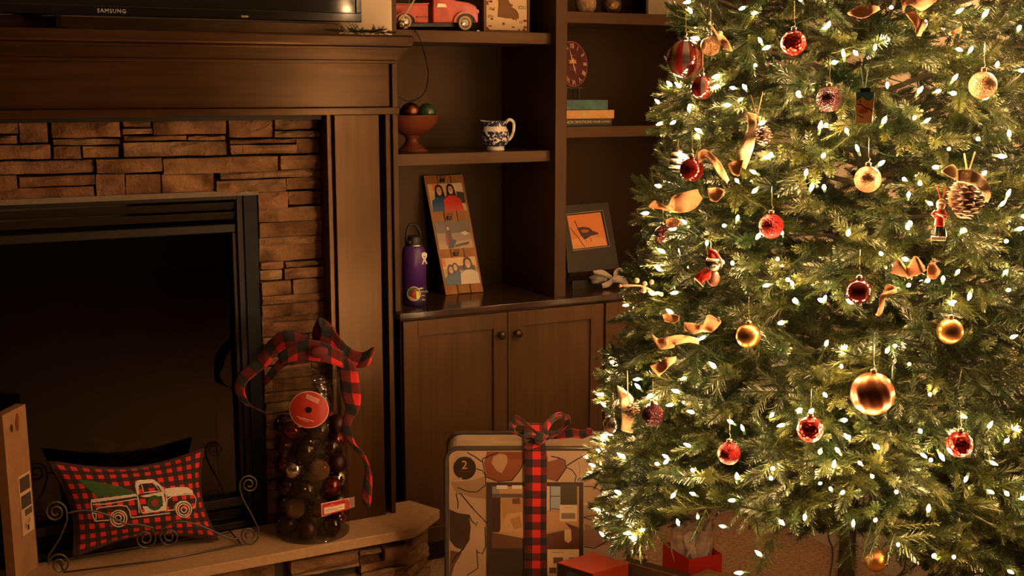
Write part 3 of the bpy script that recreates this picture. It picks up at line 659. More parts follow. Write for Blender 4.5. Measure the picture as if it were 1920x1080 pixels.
berry_twig('thin brown twig standing up beside the large striped bauble', [(1330, 44), (1342, 60), (1352, 78), (1358, 90)], DD, [(1330, 43, 3.2), (1350, 63, 5)])

# glass landscape ornament
t, p, D = orn_root('landscape_ornament', 'small tapered glass ornament with a painted desert landscape and teal sky', 'ornament', 1621, 202, 40, 60); s = px2m(D)
rgt, tw = facing(p); M = frame(p, rgt, -tw)
mb = MB(); wt, wb, h = 17*s, 14.5*s, 28*s
vs = [(-wt, -.006, h), (wt, -.006, h), (wb, -.006, -h), (-wb, -.006, -h)]; vs += [(x, .010, z) for x, y, z in vs]
mb.add([M @ Vector(v) for v in vs], [(0, 1, 2, 3)[::-1], (4, 5, 6, 7), (0, 1, 5, 4), (1, 2, 6, 5), (2, 3, 7, 6), (3, 0, 4, 7)]); build('body', mb, flat('ornament_glass', (.25, .22, .2), .1), t, bevel=.0008)
O = M @ Vector((-wb, -.0065, -h)); prints('painting', t, O, rgt*2*wb, Vector((0, 0, 2*h)), [([(0, .72), (.2, .78), (.35, .86), (.55, .76), (.75, .72), (1, .80), (1, 0), (0, 0)], 'c98a4a'), ([(0, .30), (.3, .38), (.6, .50), (.8, .42), (1, .30), (1, 0), (0, 0)], 'd9a868'), ([(.15, .42), (.4, .52), (.7, .48), (.75, .36), (.4, .30), (.2, .32)], 'a8521f'), (line([(0, .62), (.25, .60), (.5, .52), (.8, .46), (1, .38)], .035), '1a1208'), (line([(.05, .30), (.25, .22), (.5, .17)], .03), '1a1208'), ([(.17, .66), (.26, .66), (.24, .76), (.19, .76)], '3a4a20')], base='2f6f78')
build('cap', MB().box((-.012, -.007, h-.001), (.012, .010, h+.010), M=M), BLACK, t); build('thread', MB().tube([atD(1614, 125, D), atD(1620, 168, D), atD(1622, 168, D), atD(1628, 128, D)], .001, 5), flat('teal_thread', (.25, .4, .38), .6), t)

# figurine: child in red coat with a fiddle, on a white base
t, p, D = orn_root('figurine_ornament', 'little figurine in a red coat with dark trousers on a white base', 'ornament', 1762, 402, 40, 100, cl=1.0); s = px2m(D)
rgt, tw = facing(p); M = frame(p, rgt, -tw) @ Matrix.Scale(s, 4)
RC = flat('painted_red', (.55, .03, .02), .35); SK = flat('painted_skin', (.55, .3, .2), .5); NV = flat('painted_dark_blue', (.015, .018, .035), .35); WH = flat('painted_white', (.75, .66, .56), .4)
build('base', MB().box((-13, -8, -48), (13, 8, -41), M=M), WH, t, bevel=.001)
for sx in (-1, 1): build('leg', MB().tube([M @ Vector((sx*4, 0, -41)), M @ Vector((sx*4, 0, -32)), M @ Vector((sx*3.6, 0, -18))], [3.6*s, 3.4*s, 4.2*s], 10), NV, t, smooth=True)
build('coat', MB().lathe([(8.5, -22), (9.5, -20), (8, -10), (7, 0), (7.5, 6), (3, 10), (0, 10.5)], 16, M @ Matrix.Diagonal((1, .7, 1, 1))), RC, t, smooth=True)
build('head', MB().sphere(M @ Vector((1, 0, 17)), 8.2*s, 16, 12, (1, .95, 1.1)), SK, t, smooth=True)
build('hair', MB().sphere(M @ Vector((1.4, 2.5, 19.5)), 9.2*s, 16, 12, (1, .85, 1.05)), flat('painted_brown', (.07, .025, .015), .4), t, smooth=True)
build('nose', MB().sphere(M @ Vector((.5, -8.4, 16)), 1.4*s, 8, 6), SK, t)
for sx in (-1, 1): build('eye', MB().sphere(M @ Vector((sx*3+.8, -7.2, 18.5)), 1.0*s, 8, 6), NV, t)
for sx, pts in ((-1, [(-7, 0, 6), (-13, -2, 0), (-8, -6, -5), (-3, -8, 0)]), (1, [(7, 0, 6), (12, -3, -2), (10, -8, -5), (6, -9, -3)])):
    build('arm', MB().tube([M @ Vector(q) for q in pts], [3.2*s, 3*s, 2.5*s, 2.0*s], 8), RC, t, smooth=True)
    build('hand', MB().sphere(M @ Vector(pts[-1]), 2.2*s, 8, 6), SK, t)
build('fiddle', MB().tube([M @ Vector((-8, -9, 3)), M @ Vector((0, -10, 0)), M @ Vector((12, -9, -2))], [.9*s, 2.2*s, .7*s], 8), WH, t)
build('little_tree', MB().lathe([(5, -41), (3.5, -36), (4.2, -36), (2.2, -30), (3, -30), (0, -24)], 10, M @ T(10, 3, 0)), NEEDLE, t)
build('hanging_cord', MB().tube([M @ Vector((-6, 0, 52)), M @ Vector((-3, 0, 36)), M @ Vector((1, 0, 26)), M @ Vector((5, 0, 36)), M @ Vector((8, 0, 50))], .8*s*1.4, 5), RC, t)

# dog with santa hat and scarf
t, p, D = orn_root('dog_ornament', 'dog ornament wearing a red Santa hat with white pompom and red scarf', 'ornament', 1330, 500, 52, 70, cl=1.05, lift=.05); s = px2m(D)
rgt, tw = facing(p); M = frame(p, rgt, -tw) @ Matrix.Scale(s, 4)
DK = flat('painted_dark_fur', (.06, .045, .04), .6); CRM = flat('painted_cream_fur', (.6, .5, .38), .6)
build('body', MB().sphere(M @ Vector((8, 2, -22)), 13*s, 16, 12, (1, .8, 1.2)), flat('painted_rust', (.12, .035, .018), .5), t, smooth=True)
build('head', MB().sphere(M @ Vector((8, 0, 3)), 13*s, 18, 12, (1, .9, 1)), DK, t, smooth=True)
build('muzzle', MB().sphere(M @ Vector((9, -9, 0)), 8*s, 14, 10, (1.1, .9, .8)), CRM, t, smooth=True)
build('cheek_patch', MB().sphere(M @ Vector((14, -6, 6)), 7*s, 12, 8, (.9, .8, 1)), CRM, t, smooth=True)
build('nose', MB().sphere(M @ Vector((10, -16, 2.5)), 2.2*s, 10, 8, (1.2, 1, .8)), BLACK, t, smooth=True)
for sx in (-1, 1):
    build('eye', MB().sphere(M @ Vector((8+sx*5, -10.4, 8)), 1.3*s, 8, 6), BLACK, t)
    build('ear', MB().sphere(M @ Vector((8+sx*13, 1, 4)), 5.5*s, 12, 8, (.6, .5, 1.5)), DK, t, smooth=True)
build('hat_brim', MB().tube([M @ Vector((8+12*math.cos(a), 10*math.sin(a)-1, 14)) for a in [i*PI/8 for i in range(17)]], 2.8*s, 8), WH, t, smooth=True)
build('hat', MB().tube([M @ Vector(q) for q in ((7, 0, 14), (4, 0, 24), (3, -1, 31), (9, -3, 28), (16, -6, 20), (21, -8, 13))], [11*s, 8*s, 5.5*s, 4.5*s, 3.5*s, 2.5*s], 12), RC, t, smooth=True)
build('pompom', MB().sphere(M @ Vector((23, -9, 10)), 4.8*s, 12, 8), WH, t, smooth=True)
mb = MB(); strip(mb, [M @ Vector(q) for q in ((4, -8, -6), (-6, -10, -8), (-18, -8, -14))], [M @ Vector(q) for q in ((2, -8, -22), (-8, -10, -26), (-14, -8, -34))], 5, 4, wave=.002); build('scarf', mb, RC, t, smooth=True, solid=.002)
mb = MB(); strip(mb, [M @ Vector(q) for q in ((-28, -8, -19), (-22, -8, -24), (-16, -8, -30))], [M @ Vector(q) for q in ((-26, -9, -23), (-18, -9, -30), (-10, -9, -37))], 4, 3); build('scarf_fringe', mb, WH, t, smooth=True, solid=.002)
mb = MB(); strip(mb, [M @ Vector(q) for q in ((-28, -8, -18), (-18, -10, -9), (-8, -8, -1))], [M @ Vector(q) for q in ((-16, -8, -32), (-7, -10, -22), (2, -8, -14))], 4, 3); build('scarf_tail', mb, RC, t, smooth=True, solid=.002)
build('cord', MB().tube([M @ Vector((3, 0, 30)), M @ Vector((1, 0, 48))], .001, 4), HOOK, t)

# black and white striped ornament (stocking cap figure)
t, p, D = orn_root('striped_ornament', 'black and white striped cylindrical ornament at the left edge above a red bauble', 'ornament', 1268, 296, 30, 46, lift=.02); s = px2m(D)
M = Matrix.Translation(p) @ Ry(.12) @ Matrix.Scale(s, 4)
for i in range(6):
    z0 = 16-i*6; build('stripe', MB().lathe([(9.5+i*.5, z0-5.6), (10+i*.5, z0-3), (9.3+i*.5, z0)], 16, M), (BLACK if i % 2 == 0 else WH), t, smooth=True)
build('cap', MB().lathe([(3.5, 16), (3.5, 21), (0, 22)], 10, M), CAPG, t); build('hanging_thread', MB().tube([M @ Vector((0, 0, 22)), M @ Vector((0, 0, 44))], .001, 4), JUTE, t)
build('striped_foot', MB().tube([M @ Vector((0, 0, -16)), M @ Vector((6, -6, -20)), M @ Vector((14, -8, -17))], [10*s, 7*s, 5*s], 10), BLACK, t, smooth=True)
EDGE = [((1250,10),(1310,32)),((1264,50),(1325,45)),((1235,162),(1300,182)),((1214,216),(1290,185)),((1258,216),(1320,225)),((1210,248),(1280,232)),((1272,257),(1330,232)),((1224,312),(1300,322)),((1186,330),(1232,368)),((1181,417),(1260,398)),((1208,440),(1262,418)),((1245,455),(1325,430)),((1216,452),(1262,492)),((1170,494),(1275,525)),((1172,555),(1240,552)),((1140,602),(1235,580)),((1162,628),(1235,612)),((1143,640),(1172,690)),((1112,752),(1180,742)),((1122,728),(1195,688)),((1092,898),(1155,868)),((1104,952),(1185,948)),((1142,1034),(1185,985)),((1188,1037),(1203,985)),((1104,858),(1160,850)),((1118,935),(1180,920)),((1108,822),(1160,835)),((1290,98),(1350,110)),((1190,585),(1270,560)),((1160,510),(1240,540)),((1128,712),(1190,720)),((1118,990),(1170,960)),((1130,660),(1200,668))]
for k, (t, b) in enumerate(EDGE):
    cz = hit(t[0]+25, t[1], .98); D = proj(cz)[2]
    tp = atD(*t, D); bp = atD(*b, D+R(-.03, .06)); bp2 = bp+(bp-tp).normalized()*max(0, .2-(bp-tp).length)
    place(bp2, tp-bp2, R(-.4, .4), k % 6, (tp-bp2).length/.2*1.0, True)
    place(bp2+Vector((0, 0, -.004)), tp-bp2, R(1.1, 1.9), (k+3) % 6, (tp-bp2).length/.2*.97, True)
for lay, (kr, n, zmin) in enumerate(((1.0, 1150, .45), (.82, 560, .42), (.62, 330, .42), (.40, 150, .5))):
    made = 0
    for i in range(n):
        t = (i+.5)/n; z = zmin+(2.9-zmin)*(1-math.sqrt(1-t*.985)); z += R(-.04, .04)
        a = i*2.39996+R(-.25, .25); r = rad(z)*kr*R(.93, 1.03)
        o_ = Vector((math.cos(a), math.sin(a), 0)); back = o_.dot(hd) > .45
        if back and random.random() < .45: continue
        az = a+R(-.75, .75); el = R(-.55, .45) if z > .7 else R(-1.0, .1)
        d = Vector((math.cos(az)*math.cos(el), math.sin(az)*math.cos(el), math.sin(el))); sc = R(.75, 1.15)
        tip = Vector((TC.x, TC.y, 0))+o_*r+Vector((0, 0, z)); p = tip-d*.2*sc
        place(p, d, R(-.9, .9), random.randrange(6), sc)
# hanging lowest fronds in front
for (px, py, bx, by, D) in ((1420,1078,1440,1010,3.05),(1600,1068,1590,990,3.0),(1705,1075,1680,985,2.95),(1745,1072,1760,1000,2.95),(1765,1068,1790,1010,2.95),(1790,1090,1800,960,2.9),(1820,1095,1815,990,2.95),(1890,1085,1870,1010,3.0),(1560,1000,1545,950,3.1),(1690,1060,1660,960,3.0),(1500,1010,1490,940,3.1),(1455,1040,1425,985,3.05)):
    tp = atD(px, py, D); bp = atD(bx, by, D+.08); place(bp, tp-bp, R(-1, 1), random.randrange(6), (tp-bp).length/.2, True)
# 300 nearest fronds as parts, the rest joined
cam2 = CAM
PL.sort(key=lambda q: q[2][2] if (-60 < q[2][0] < 1980 and -60 < q[2][1] < 1140) else q[2][2]+10)
for M, mi, pr, tip in PL[:300]:
    o = bpy.data.objects.new('frond', FR[mi]); COL.objects.link(o); o.parent = tree; o.matrix_local = T(-TC.x, -TC.y, 0) @ M
vv = []; ff = []; off = 0
base = []
for me in FR:
    a = np.empty(len(me.vertices)*3, np.float32); me.vertices.foreach_get('co', a); q = np.empty(len(me.polygons)*4, np.int32); me.polygons.foreach_get('vertices', q); base.append((a.reshape(-1, 3), q))
for M, mi, pr, tip in PL[300:]:
    A = np.array(M); co, q = base[mi]; vv.append(co @ A[:3, :3].T+A[:3, 3]-np.array((TC.x, TC.y, 0))); ff.append(q+off); off += len(co)
vv = np.concatenate(vv).astype(np.float32); ff = np.concatenate(ff)
me = bpy.data.meshes.new('foliage'); me.vertices.add(len(vv)); me.vertices.foreach_set('co', vv.ravel()); me.loops.add(len(ff)); me.loops.foreach_set('vertex_index', ff)
me.polygons.add(len(ff)//4); me.polygons.foreach_set('loop_start', np.arange(0, len(ff), 4, dtype=np.int32)); me.polygons.foreach_set('loop_total', np.full(len(ff)//4, 4, np.int32))
me.materials.append(NEEDLE); me.update(); me.validate()
o = bpy.data.objects.new('foliage', me); COL.objects.link(o); o.parent = tree; o['kind'] = 'stuff'
print('FRONDS', len(PL), 'tris', len(ff)//2)
# trunk wrapped in green bristle, stand, boughs
tc = Vector((TC.x, TC.y, 0))
build('trunk', MB().tube([tc+Vector((0, 0, z)) for z in (.05, .5, 1.2, 2.0, 2.9)], [.026, .026, .024, .02, .008], 10), BARK, tree, smooth=True)
t = []; f = []
for i in range(2600):
    z = .10+.75*i/2600; a = i*2.39996; p = tc+Vector((math.cos(a)*.026, math.sin(a)*.026, z)); d = Vector((math.cos(a), math.sin(a), R(-.7, .7))).normalized()*.018; s = Vector((-math.sin(a), math.cos(a), 0))*.0013; k = len(t)
    t += [p-s, p+s, p+d]; f.append((k, k+1, k+2))
mb = MB(); mb.add(t, f); o = build('trunk_bristle', mb, NEEDLE, tree); o['kind'] = 'stuff'
for i in range(4):
    a = PI/4+i*PI/2; dv = Vector((math.cos(a), math.sin(a), 0)); build('stand_leg', MB().tube([tc+Vector((0, 0, .16))+dv*.03, tc+Vector((0, 0, .07))+dv*.14, tc+Vector((0, 0, .02))+dv*.34], .014, 8), BLACK, tree, smooth=True)
build('stand_socket', MB().lathe([(.0, .05), (.045, .05), (.045, .24), (.03, .25)], 16, T(TC.x, TC.y, 0)), BLACK, tree, smooth=True)
for i in range(110):
    z = .66+2.0*i/110; a = i*2.39996; r = max(.06, rad(z)*.78); dv = Vector((math.cos(a), math.sin(a), 0)); e = R(-.02, .12)
    e2 = tc+dv*r+Vector((0, 0, z+e))
    if e2.x > 3.44: continue
    build('branch', MB().tube([tc+Vector((0, 0, z-.06)), tc+dv*r*.5+Vector((0, 0, z)), e2], [.009, .007, .004], 5), BARK, tree)

# ---------------- fairy lights ----------------
def emis(name, col, s):
    m = bpy.data.materials.new(name); m.use_nodes = True; b = m.node_tree.nodes['Principled BSDF']; b.inputs['Emission Color'].default_value = (*col, 1); b.inputs['Emission Strength'].default_value = s; b.inputs['Base Color'].default_value = (.8, .6, .4, 1); return m
BM_ = emis('bulb_glow', BULB_COL, BULB)
lights = thing('string_lights', 'warm white fairy light string wound all over the Christmas tree', 'string lights', (TC.x, TC.y, .4))
def zz(ox, oy, s, pts): return [(ox+x/s, oy+y/s) for x, y in pts]
BP = zz(1180, 0, 3.6, [(412,10),(420,88),(775,50),(858,85),(1160,5),(1338,180),(890,285),(945,315),(848,440),(470,262),(610,508),(283,577),(347,588),(203,697),(405,752),(220,830),(308,820),(483,890),(470,930),(711,595),(785,597),(910,822),(1135,632),(1155,650),(1330,840),(1285,870),(1305,1055),(955,1058),(385,1058),(675,710),(760,668),(608,578)])
BP += zz(1540, 0, 3.6, [(40,183),(915,85),(700,175),(1330,200),(360,335),(240,368),(97,420),(152,382),(450,268),(1000,348),(1185,448),(1335,475),(890,540),(655,625),(775,620),(880,628),(1100,665),(445,558),(415,830),(625,800),(698,825),(175,893),(250,1020),(1060,940),(1270,918),(862,1003),(1195,1052),(15,1055),(35,845),(915,330),(1095,110),(470,50)])
BP += zz(1160, 280, 3.6, [(455,55),(285,250),(805,218),(930,270),(1025,50),(1262,172),(1295,275),(800,475),(718,515),(455,500),(388,533),(1105,572),(950,575),(595,645),(308,695),(285,818),(235,980),(275,970),(395,965),(1075,738),(1145,882),(1175,918),(1012,915),(1200,1032),(770,775),(200,430),(66,1050),(925,160)])
BP += zz(1540, 280, 3.6, [(390,105),(785,120),(565,205),(665,222),(587,318),(725,360),(1090,170),(1255,315),(1210,380),(185,550),(578,518),(602,505),(945,560),(1355,450),(1325,540),(400,700),(578,745),(712,890),(820,885),(592,915),(915,835),(1235,838),(1255,950),(1005,975),(865,1035),(205,1035),(20,1020),(1245,622),(20,265)])
BP += zz(1080, 560, 3.6, [(648,98),(870,255),(265,443),(430,543),(205,728),(510,648),(655,715),(740,535),(795,770),(940,465),(195,975),(175,1030),(430,605),(545,715),(1400,160),(1490,22),(1330,775),(1405,850),(1500,750),(1055,838),(1130,888),(620,1075),(325,1065),(210,932),(255,912),(695,630),(185,645)])
BP += zz(1480, 560, 3.6, [(50,25),(225,15),(420,25),(1080,25),(245,315),(360,330),(715,318),(665,340),(1495,263),(810,440),(235,640),(360,820),(395,938),(583,993),(210,1025),(335,1035),(880,885),(1345,870),(1505,878),(1460,965),(890,1045),(1018,1050),(950,650),(140,770),(350,450),(1162,790),(1080,905)])
BP += zz(1040, 820, 4.155, [(540,160),(315,225),(880,180),(1078,262),(935,437),(1092,447),(1420,322),(1700,240),(1687,322),(1400,490),(512,435),(525,615),(1115,612),(965,680),(1325,697),(697,718),(595,745),(635,790),(388,770),(1755,650),(1607,920),(1460,1055),(355,580),(807,208),(1055,70)])
BP += zz(1460, 820, 4.154, [(755,68),(640,207),(428,230),(725,300),(320,360),(408,410),(490,437),(205,605),(580,690),(755,640),(930,842),(918,425),(1165,575),(1637,418),(1768,428),(1885,478),(1215,918),(1365,938),(1790,1040),(1465,310),(1650,190),(1185,180),(540,5)])
SOCK = flat('lamp_socket', (.015, .045, .02), .5)
bl = MB().lathe([(.0, .0), (.0035, .001), (.0054, .006), (.0052, .012), (.003, .020), (.0, .026)], 8); bme = None
sk = MB().lathe([(.0, -.018), (.0042, -.018), (.0048, -.002), (.0, .001)], 6)
def rawmesh(name, mb, m, smooth=True):
    me = bpy.data.meshes.new(name); me.from_pydata([tuple(p) for p in mb.v], [], mb.f); me.materials.append(m); me.polygons.foreach_set('use_smooth', [smooth]*len(me.polygons)); me.update(); return me
BME = rawmesh('bulb', bl, BM_); SME = rawmesh('socket', sk, SOCK)
bpos = []
for x, y in BP:
    p = hit(x, y, .985); 
    bpos.append(p)
while len(bpos) < 300:
    z = .5+2.2*random.random(); a = R(0, 2*PI); dv = Vector((math.cos(a), math.sin(a), 0)); p = tc+dv*rad(z)*.93+Vector((0, 0, z))
    x, y, dd = proj(p)
    if (dv.dot(hd) > .5 and p.x < 3.42) or (y < -15 and p.x < 3.42): bpos.append(p)
bpos = bpos[:300]
for p in bpos:
    o_ = (p-tc); o_.z = 0; o_ = o_.normalized() if o_.length > .01 else Vector((0, -1, 0))
    d = Vector((o_.x+R(-.7, .7), o_.y+R(-.7, .7), R(-.5, 1.1))).normalized()
    o = bpy.data.objects.new('bulb', BME); COL.objects.link(o); o.parent = lights; o.matrix_local = T(-TC.x, -TC.y, -.4) @ Matrix.Translation(p) @ d.to_track_quat('Z', 'Y').to_matrix().to_4x4() @ Matrix.Scale(R(.70, .95), 4)
    s_ = bpy.data.objects.new('socket', SME); COL.objects.link(s_); s_.parent = o
mb = MB(); nb_ = 0
while nb_ < 80:      # the side of the tree beyond the right edge of the photograph
    z = .75+2.0*random.random(); a = R(0, 2*PI); dv = Vector((math.cos(a), math.sin(a), 0)); p = tc+dv*rad(z)*.95+Vector((0, 0, z))
    if dv.dot(rt) < .2 or proj(p)[0] < 1935 or p.x > 3.42: continue
    M = Matrix.Translation(p) @ Vector((dv.x, dv.y, R(-.3, .8))).to_track_quat('Z', 'Y').to_matrix().to_4x4(); mb.add([M @ v for v in bl.v], bl.f); nb_ += 1
o = build('further_bulbs', mb, BM_, lights, smooth=True); o['kind'] = 'stuff'
wp = []
for i in range(900):
    t = i/899; z = .80+2.0*t; a = t*24*PI; r = rad(z)*.70+.03*math.sin(i*1.7); q = tc+Vector((math.cos(a)*r, math.sin(a)*r, z+.02*math.sin(i*.9)))
    q.x = min(q.x, 3.46); wp.append(q)
build('wire', MB().tube(wp, .0016, 4), SOCK, lights)
lead = [hit(1697, 960, .5)]; D = 3.45
for x, y in ((1694, 1000), (1700, 1035), (1697, 1058), (1690, 1075), (1650, 1105), (1600, 1150)): lead.append(atD(x, y, D))
lead += [atZ(1640, 1290, .006), tc+Vector((.25, .35, .006)), Vector((3.40, 3.6, .01)), Vector((3.465, 3.7, .06)), Vector((3.475, 3.7, .28))]
build('power_lead', MB().tube(cr(lead, 6), .0035, 6), flat('lead_green', (.02, .035, .018), .5), lights, smooth=True)
# ---------------- television over the mantel ----------------
tv = thing('television', 'large black flat television mounted above the mantelpiece', 'television', (.752, 4.2, 2.131))
SCR = flat('tv_screen', (.012, .012, .014), .08, spec=.6); BEZ = flat('tv_bezel', (.008, .008, .009), .12, coat=.5)
TX0, TX1, TZ0, TZ1 = -.123, 1.627, 2.131, 3.06
build('screen', MB().box((TX0+.016, 4.206, TZ0+.032), (TX1-.022, 4.21, TZ1-.02)), SCR, tv)
mb = MB(); mb.box((TX0, 4.2, TZ0), (TX1, 4.24, TZ0+.032)).box((TX0, 4.2, TZ1-.02), (TX1, 4.24, TZ1)).box((TX0, 4.2, TZ0+.032), (TX0+.016, 4.24, TZ1-.02)).box((TX1-.022, 4.2, TZ0+.032), (TX1, 4.24, TZ1-.02))
build('bezel', mb, BEZ, tv, bevel=.003)
build('housing', MB().box((TX0+.03, 4.211, TZ0+.03), (TX1-.03, 4.29, TZ1-.03)), BEZ, tv)
build('maker_lettering', text_mb('SAMSUNG', .018, (.764, 4.1995, 2.146), (1, 0, 0), (0, 0, 1), .0004, 1.15), flat('lettering_silver', (.75, .70, .66), .4), tv)
build('status_light', MB().box((1.19, 4.1995, 2.137), (1.215, 4.2005, 2.144)), flat('tv_sensor', (.22, .20, .03), .4), tv)
build('stand_foot', MB().box((.585, 4.16, 2.084), (.60, 4.25, 2.131)).box((.57, 4.14, 2.084), (.615, 4.26, 2.089)), BEZ, tv)

# fir garland scrap lying on the mantel end
g = thing('fir_sprig', 'short dark fir garland piece lying on the right end of the mantel shelf', 'greenery', atY(683, 62, 4.13))
for i in range(9):
    x0 = atY(645+i*9, 60, 4.13); x0.z = 2.094
    o = bpy.data.objects.new('twig', FR[i % 6] if i % 3 else SP[i % 3]); COL.objects.link(o); o.parent = g; o.matrix_local = Matrix.Translation(Vector((0, 0, 0))-WL[g]) @ orient(x0, (R(.5, 1)*(1 if i % 2 else -1), R(-.3, .3), R(-.02, .12)), R(0, 3)) @ Matrix.Scale(.34 if i % 3 else .55, 4)

def pz(px, py, Y=4.4): q = atY(px, py, Y); return q.x, q.z
I4 = Matrix.Identity(4)
# ---------------- left bay, top shelf ----------------
tk = thing('toy_truck', 'red metal toy pickup truck on the top shelf of the left bay', 'toy truck', (2.0, 4.46, 2.117))
REDP = flat('toy_red', (.50, .045, .022), .38, noise=.3, nscale=25, coat=.3); dz = 2.117-pz(757, 53)[1]
def P_(pts, Y=4.40): return [(pz(x, y, Y)[0], pz(x, y, Y)[1]+dz) for x, y in pts]
build('bed', MB().prism(P_([(727, 39), (727, 5), (803, 4), (803, 39)]), 4.40, 4.52, I4), REDP, tk, bevel=.003)
build('cab_and_hood', MB().prism(P_([(811, 39), (811, -2), (815, -34), (822, -42), (842, -42), (852, -3), (878, 1), (892, 8), (896, 20), (896, 39)]), 4.395, 4.525, I4), REDP, tk, bevel=.004)
build('chassis', MB().prism(P_([(735, 46), (735, 39), (890, 39), (890, 46)]), 4.42, 4.50, I4), BLACK, tk)
build('bed_gap', MB().prism(P_([(803, 39), (803, 8), (811, 8), (811, 39)]), 4.42, 4.50, I4), BLACK, tk)
build('side_window', MB().prism(P_([(819, -6), (822, -34), (838, -34), (845, -6)]), 4.392, 4.396, I4), BLACK, tk)
build('side_rail', MB().prism(P_([(727, 6), (727, 3.2), (803, 2.2), (803, 5)]), 4.393, 4.402, I4), REDP, tk)
build('hood_badge', MB().prism(P_([(817, 10), (819, 3), (833, 4), (836, 10)]), 4.391, 4.396, I4), flat('badge_metal', (.7, .45, .3), .3, metal=.6), tk)
build('running_board', MB().prism(P_([(780, 29), (780, 27), (801, 27), (801, 29)]), 4.392, 4.402, I4), flat('toy_dark_red', (.18, .02, .012), .4), tk)
build('bumper', MB().box((pz(894, 40)[0], 4.40, pz(0, 37)[1]+dz), (pz(898, 40)[0]+.004, 4.52, pz(0, 30)[1]+dz)), CAPS, tk, bevel=.002)
build('headlight', MB().sphere((pz(896, 18)[0], 4.41, pz(896, 18)[1]+dz), .009, 12, 8), flat('headlight', (.8, .75, .65), .2), tk, smooth=True)
for wx in (757, 870):
    cx, cz = pz(wx, 38.5); cz = 2.117+.0325
    for s, yy in ((1, 4.392), (-1, 4.528)):
        M = T(cx, yy, cz) @ Rx(PI/2 if s == 1 else -PI/2)
        wh = build('wheel', MB().lathe([(.018, -.022), (.030, -.020), (.0325, -.012), (.031, -.002), (.0265, .002), (.020, .001)], 28, M), flat('toy_tyre', (.012, .011, .011), .6), tk, smooth=True)
        build('whitewall', MB().lathe([(.0275, .0016), (.024, .0036), (.0195, .003), (.019, .000)], 28, M, cap=False), flat('toy_whitewall', (.55, .38, .22), .5), wh, smooth=True)
        build('hubcap', MB().lathe([(.0195, .001), (.015, .004), (.009, .005), (0, .008)], 24, M), CAPS, wh, smooth=True)
    arch = [(wx+22*math.cos(a), 38-20*math.sin(a)) for a in [i*PI/12 for i in range(13)]]+[(wx+18*math.cos(a), 38-16.5*math.sin(a)) for a in [PI-i*PI/12 for i in range(13)]]
    build('fender_arch', MB().prism(P_(arch), 4.386, 4.40, I4), REDP, tk)
    build('wheel_well', MB().prism(P_([(wx+18*math.cos(a), 38-16.5*math.sin(a)) for a in [i*PI/12 for i in range(13)]]), 4.3935, 4.396, I4), BLACK, tk)
rd = thing('wind_chime_ball', 'silver ball ornament with a thin pale stick leaning before the toy truck', 'ornament', atY(751, 45, 4.36))
c_ = atY(751, 45, 4.36); c_.z = 2.117+.018
build('ball', MB().sphere(c_, .018, 18, 12), MATB['mercury'], rd, smooth=True)
build('stick', MB().tube([c_+Vector((-.002, -.005, .012)), c_+Vector((.07, -.0, .11))], .0028, 6), flat('pale_stick', (.62, .45, .3), .5), rd)
build('wire_loop', MB().tube(cr([c_+Vector((.0, -.004, .015)), c_+Vector((.03, .0, .055)), c_+Vector((.035, .0, .10)), c_+Vector((.02, 0, .14))], 5), .0011, 5), CAPS, rd, smooth=True)

mf = thing('map_plaque', 'framed distressed cream plaque with a brown state silhouette, top shelf', 'picture', atY(947, 57, 4.42))
x0, zb_ = pz(904, 57, 4.42); x1 = pz(990, 57, 4.42)[0]; zb_ = 2.117; zt = zb_+.29
FRW = wood('frame_wood', (.07, .035, .018), (.16, .085, .045), 2, .5)
for a, b in (((x0, zb_), (x0+.012, zt)), ((x1-.010, zb_), (x1, zt)), ((x0+.012, zb_), (x1-.010, zb_+.010)), ((x0+.012, zt-.010), (x1-.010, zt))): build('frame_rail', MB().box((a[0], 4.405, a[1]), (b[0], 4.43, b[1])), FRW, mf, bevel=.001)
O = Vector((x0+.012, 4.412, zb_+.010)); U = Vector((x1-x0-.022, 0, 0)); V = Vector((0, 0, zt-zb_-.02))
build('board', MB().box((x0+.01, 4.413, zb_+.008), (x1-.008, 4.425, zt-.008)), ink('d8bd96', .8), mf)
sh = [([(.28, .19), (.30, .38), (.28, .62), (.33, .93), (.62, .93), (.60, .80), (.52, .66), (.50, .50), (.56, .42), (.62, .34), (.74, .30), (.80, .24), (.80, .17), (.50, .17)], '7a5630')]
for q in range(46):
    ex = R(0, 1); ey = R(0, 1)
    if random.random() < .6: ex, ey = random.choice(((R(0, .08), ey), (R(.92, 1), ey), (ex, R(0, .06)), (ex, R(.94, 1))))
    sh.append((ell(ex, ey, R(.015, .05), R(.01, .022), 7), random.choice(('7a2c1c', '8e4a30', '6a3424'))))
prints('map_print', mf, O, U, V, sh, base='d8bd96', rough=.8)
for tx, ty, sz, wd in ((.86, .33, .020, 'IOU'), (.14, .30, .016, 'ELY'), (.10, .19, .016, 'DU'), (.84, .12, .014, 'LIL'), (.18, .52, .014, 'MN')):
    build('painted_letters', text_mb(wd, sz, O+U*tx+V*ty+Vector((0, -.0075, 0)), (1, 0, 0), (0, 0, 1)), ink('6a4a34', .8), mf)

# cable drooping over the shelf edge
cb = MB().tube(cr([atY(738, 150, 4.30)+Vector((0, .12, 0)), atY(744, 178, 4.42), atY(768, 190, 4.46), atY(795, 175, 4.6), atY(803, 140, 4.7), atY(798, 110, 4.72), atY(790, 82, 4.6), atY(790, 79, 4.325), atY(784, 66, 4.328), atY(776, 55, 4.34), atY(765, 50, 4.37)], 6), .0022, 6)
setp(build('cable', cb, BLACK, None, smooth=True), 'thin black cable drooping from the top shelf behind the wooden bowl', 'cable')

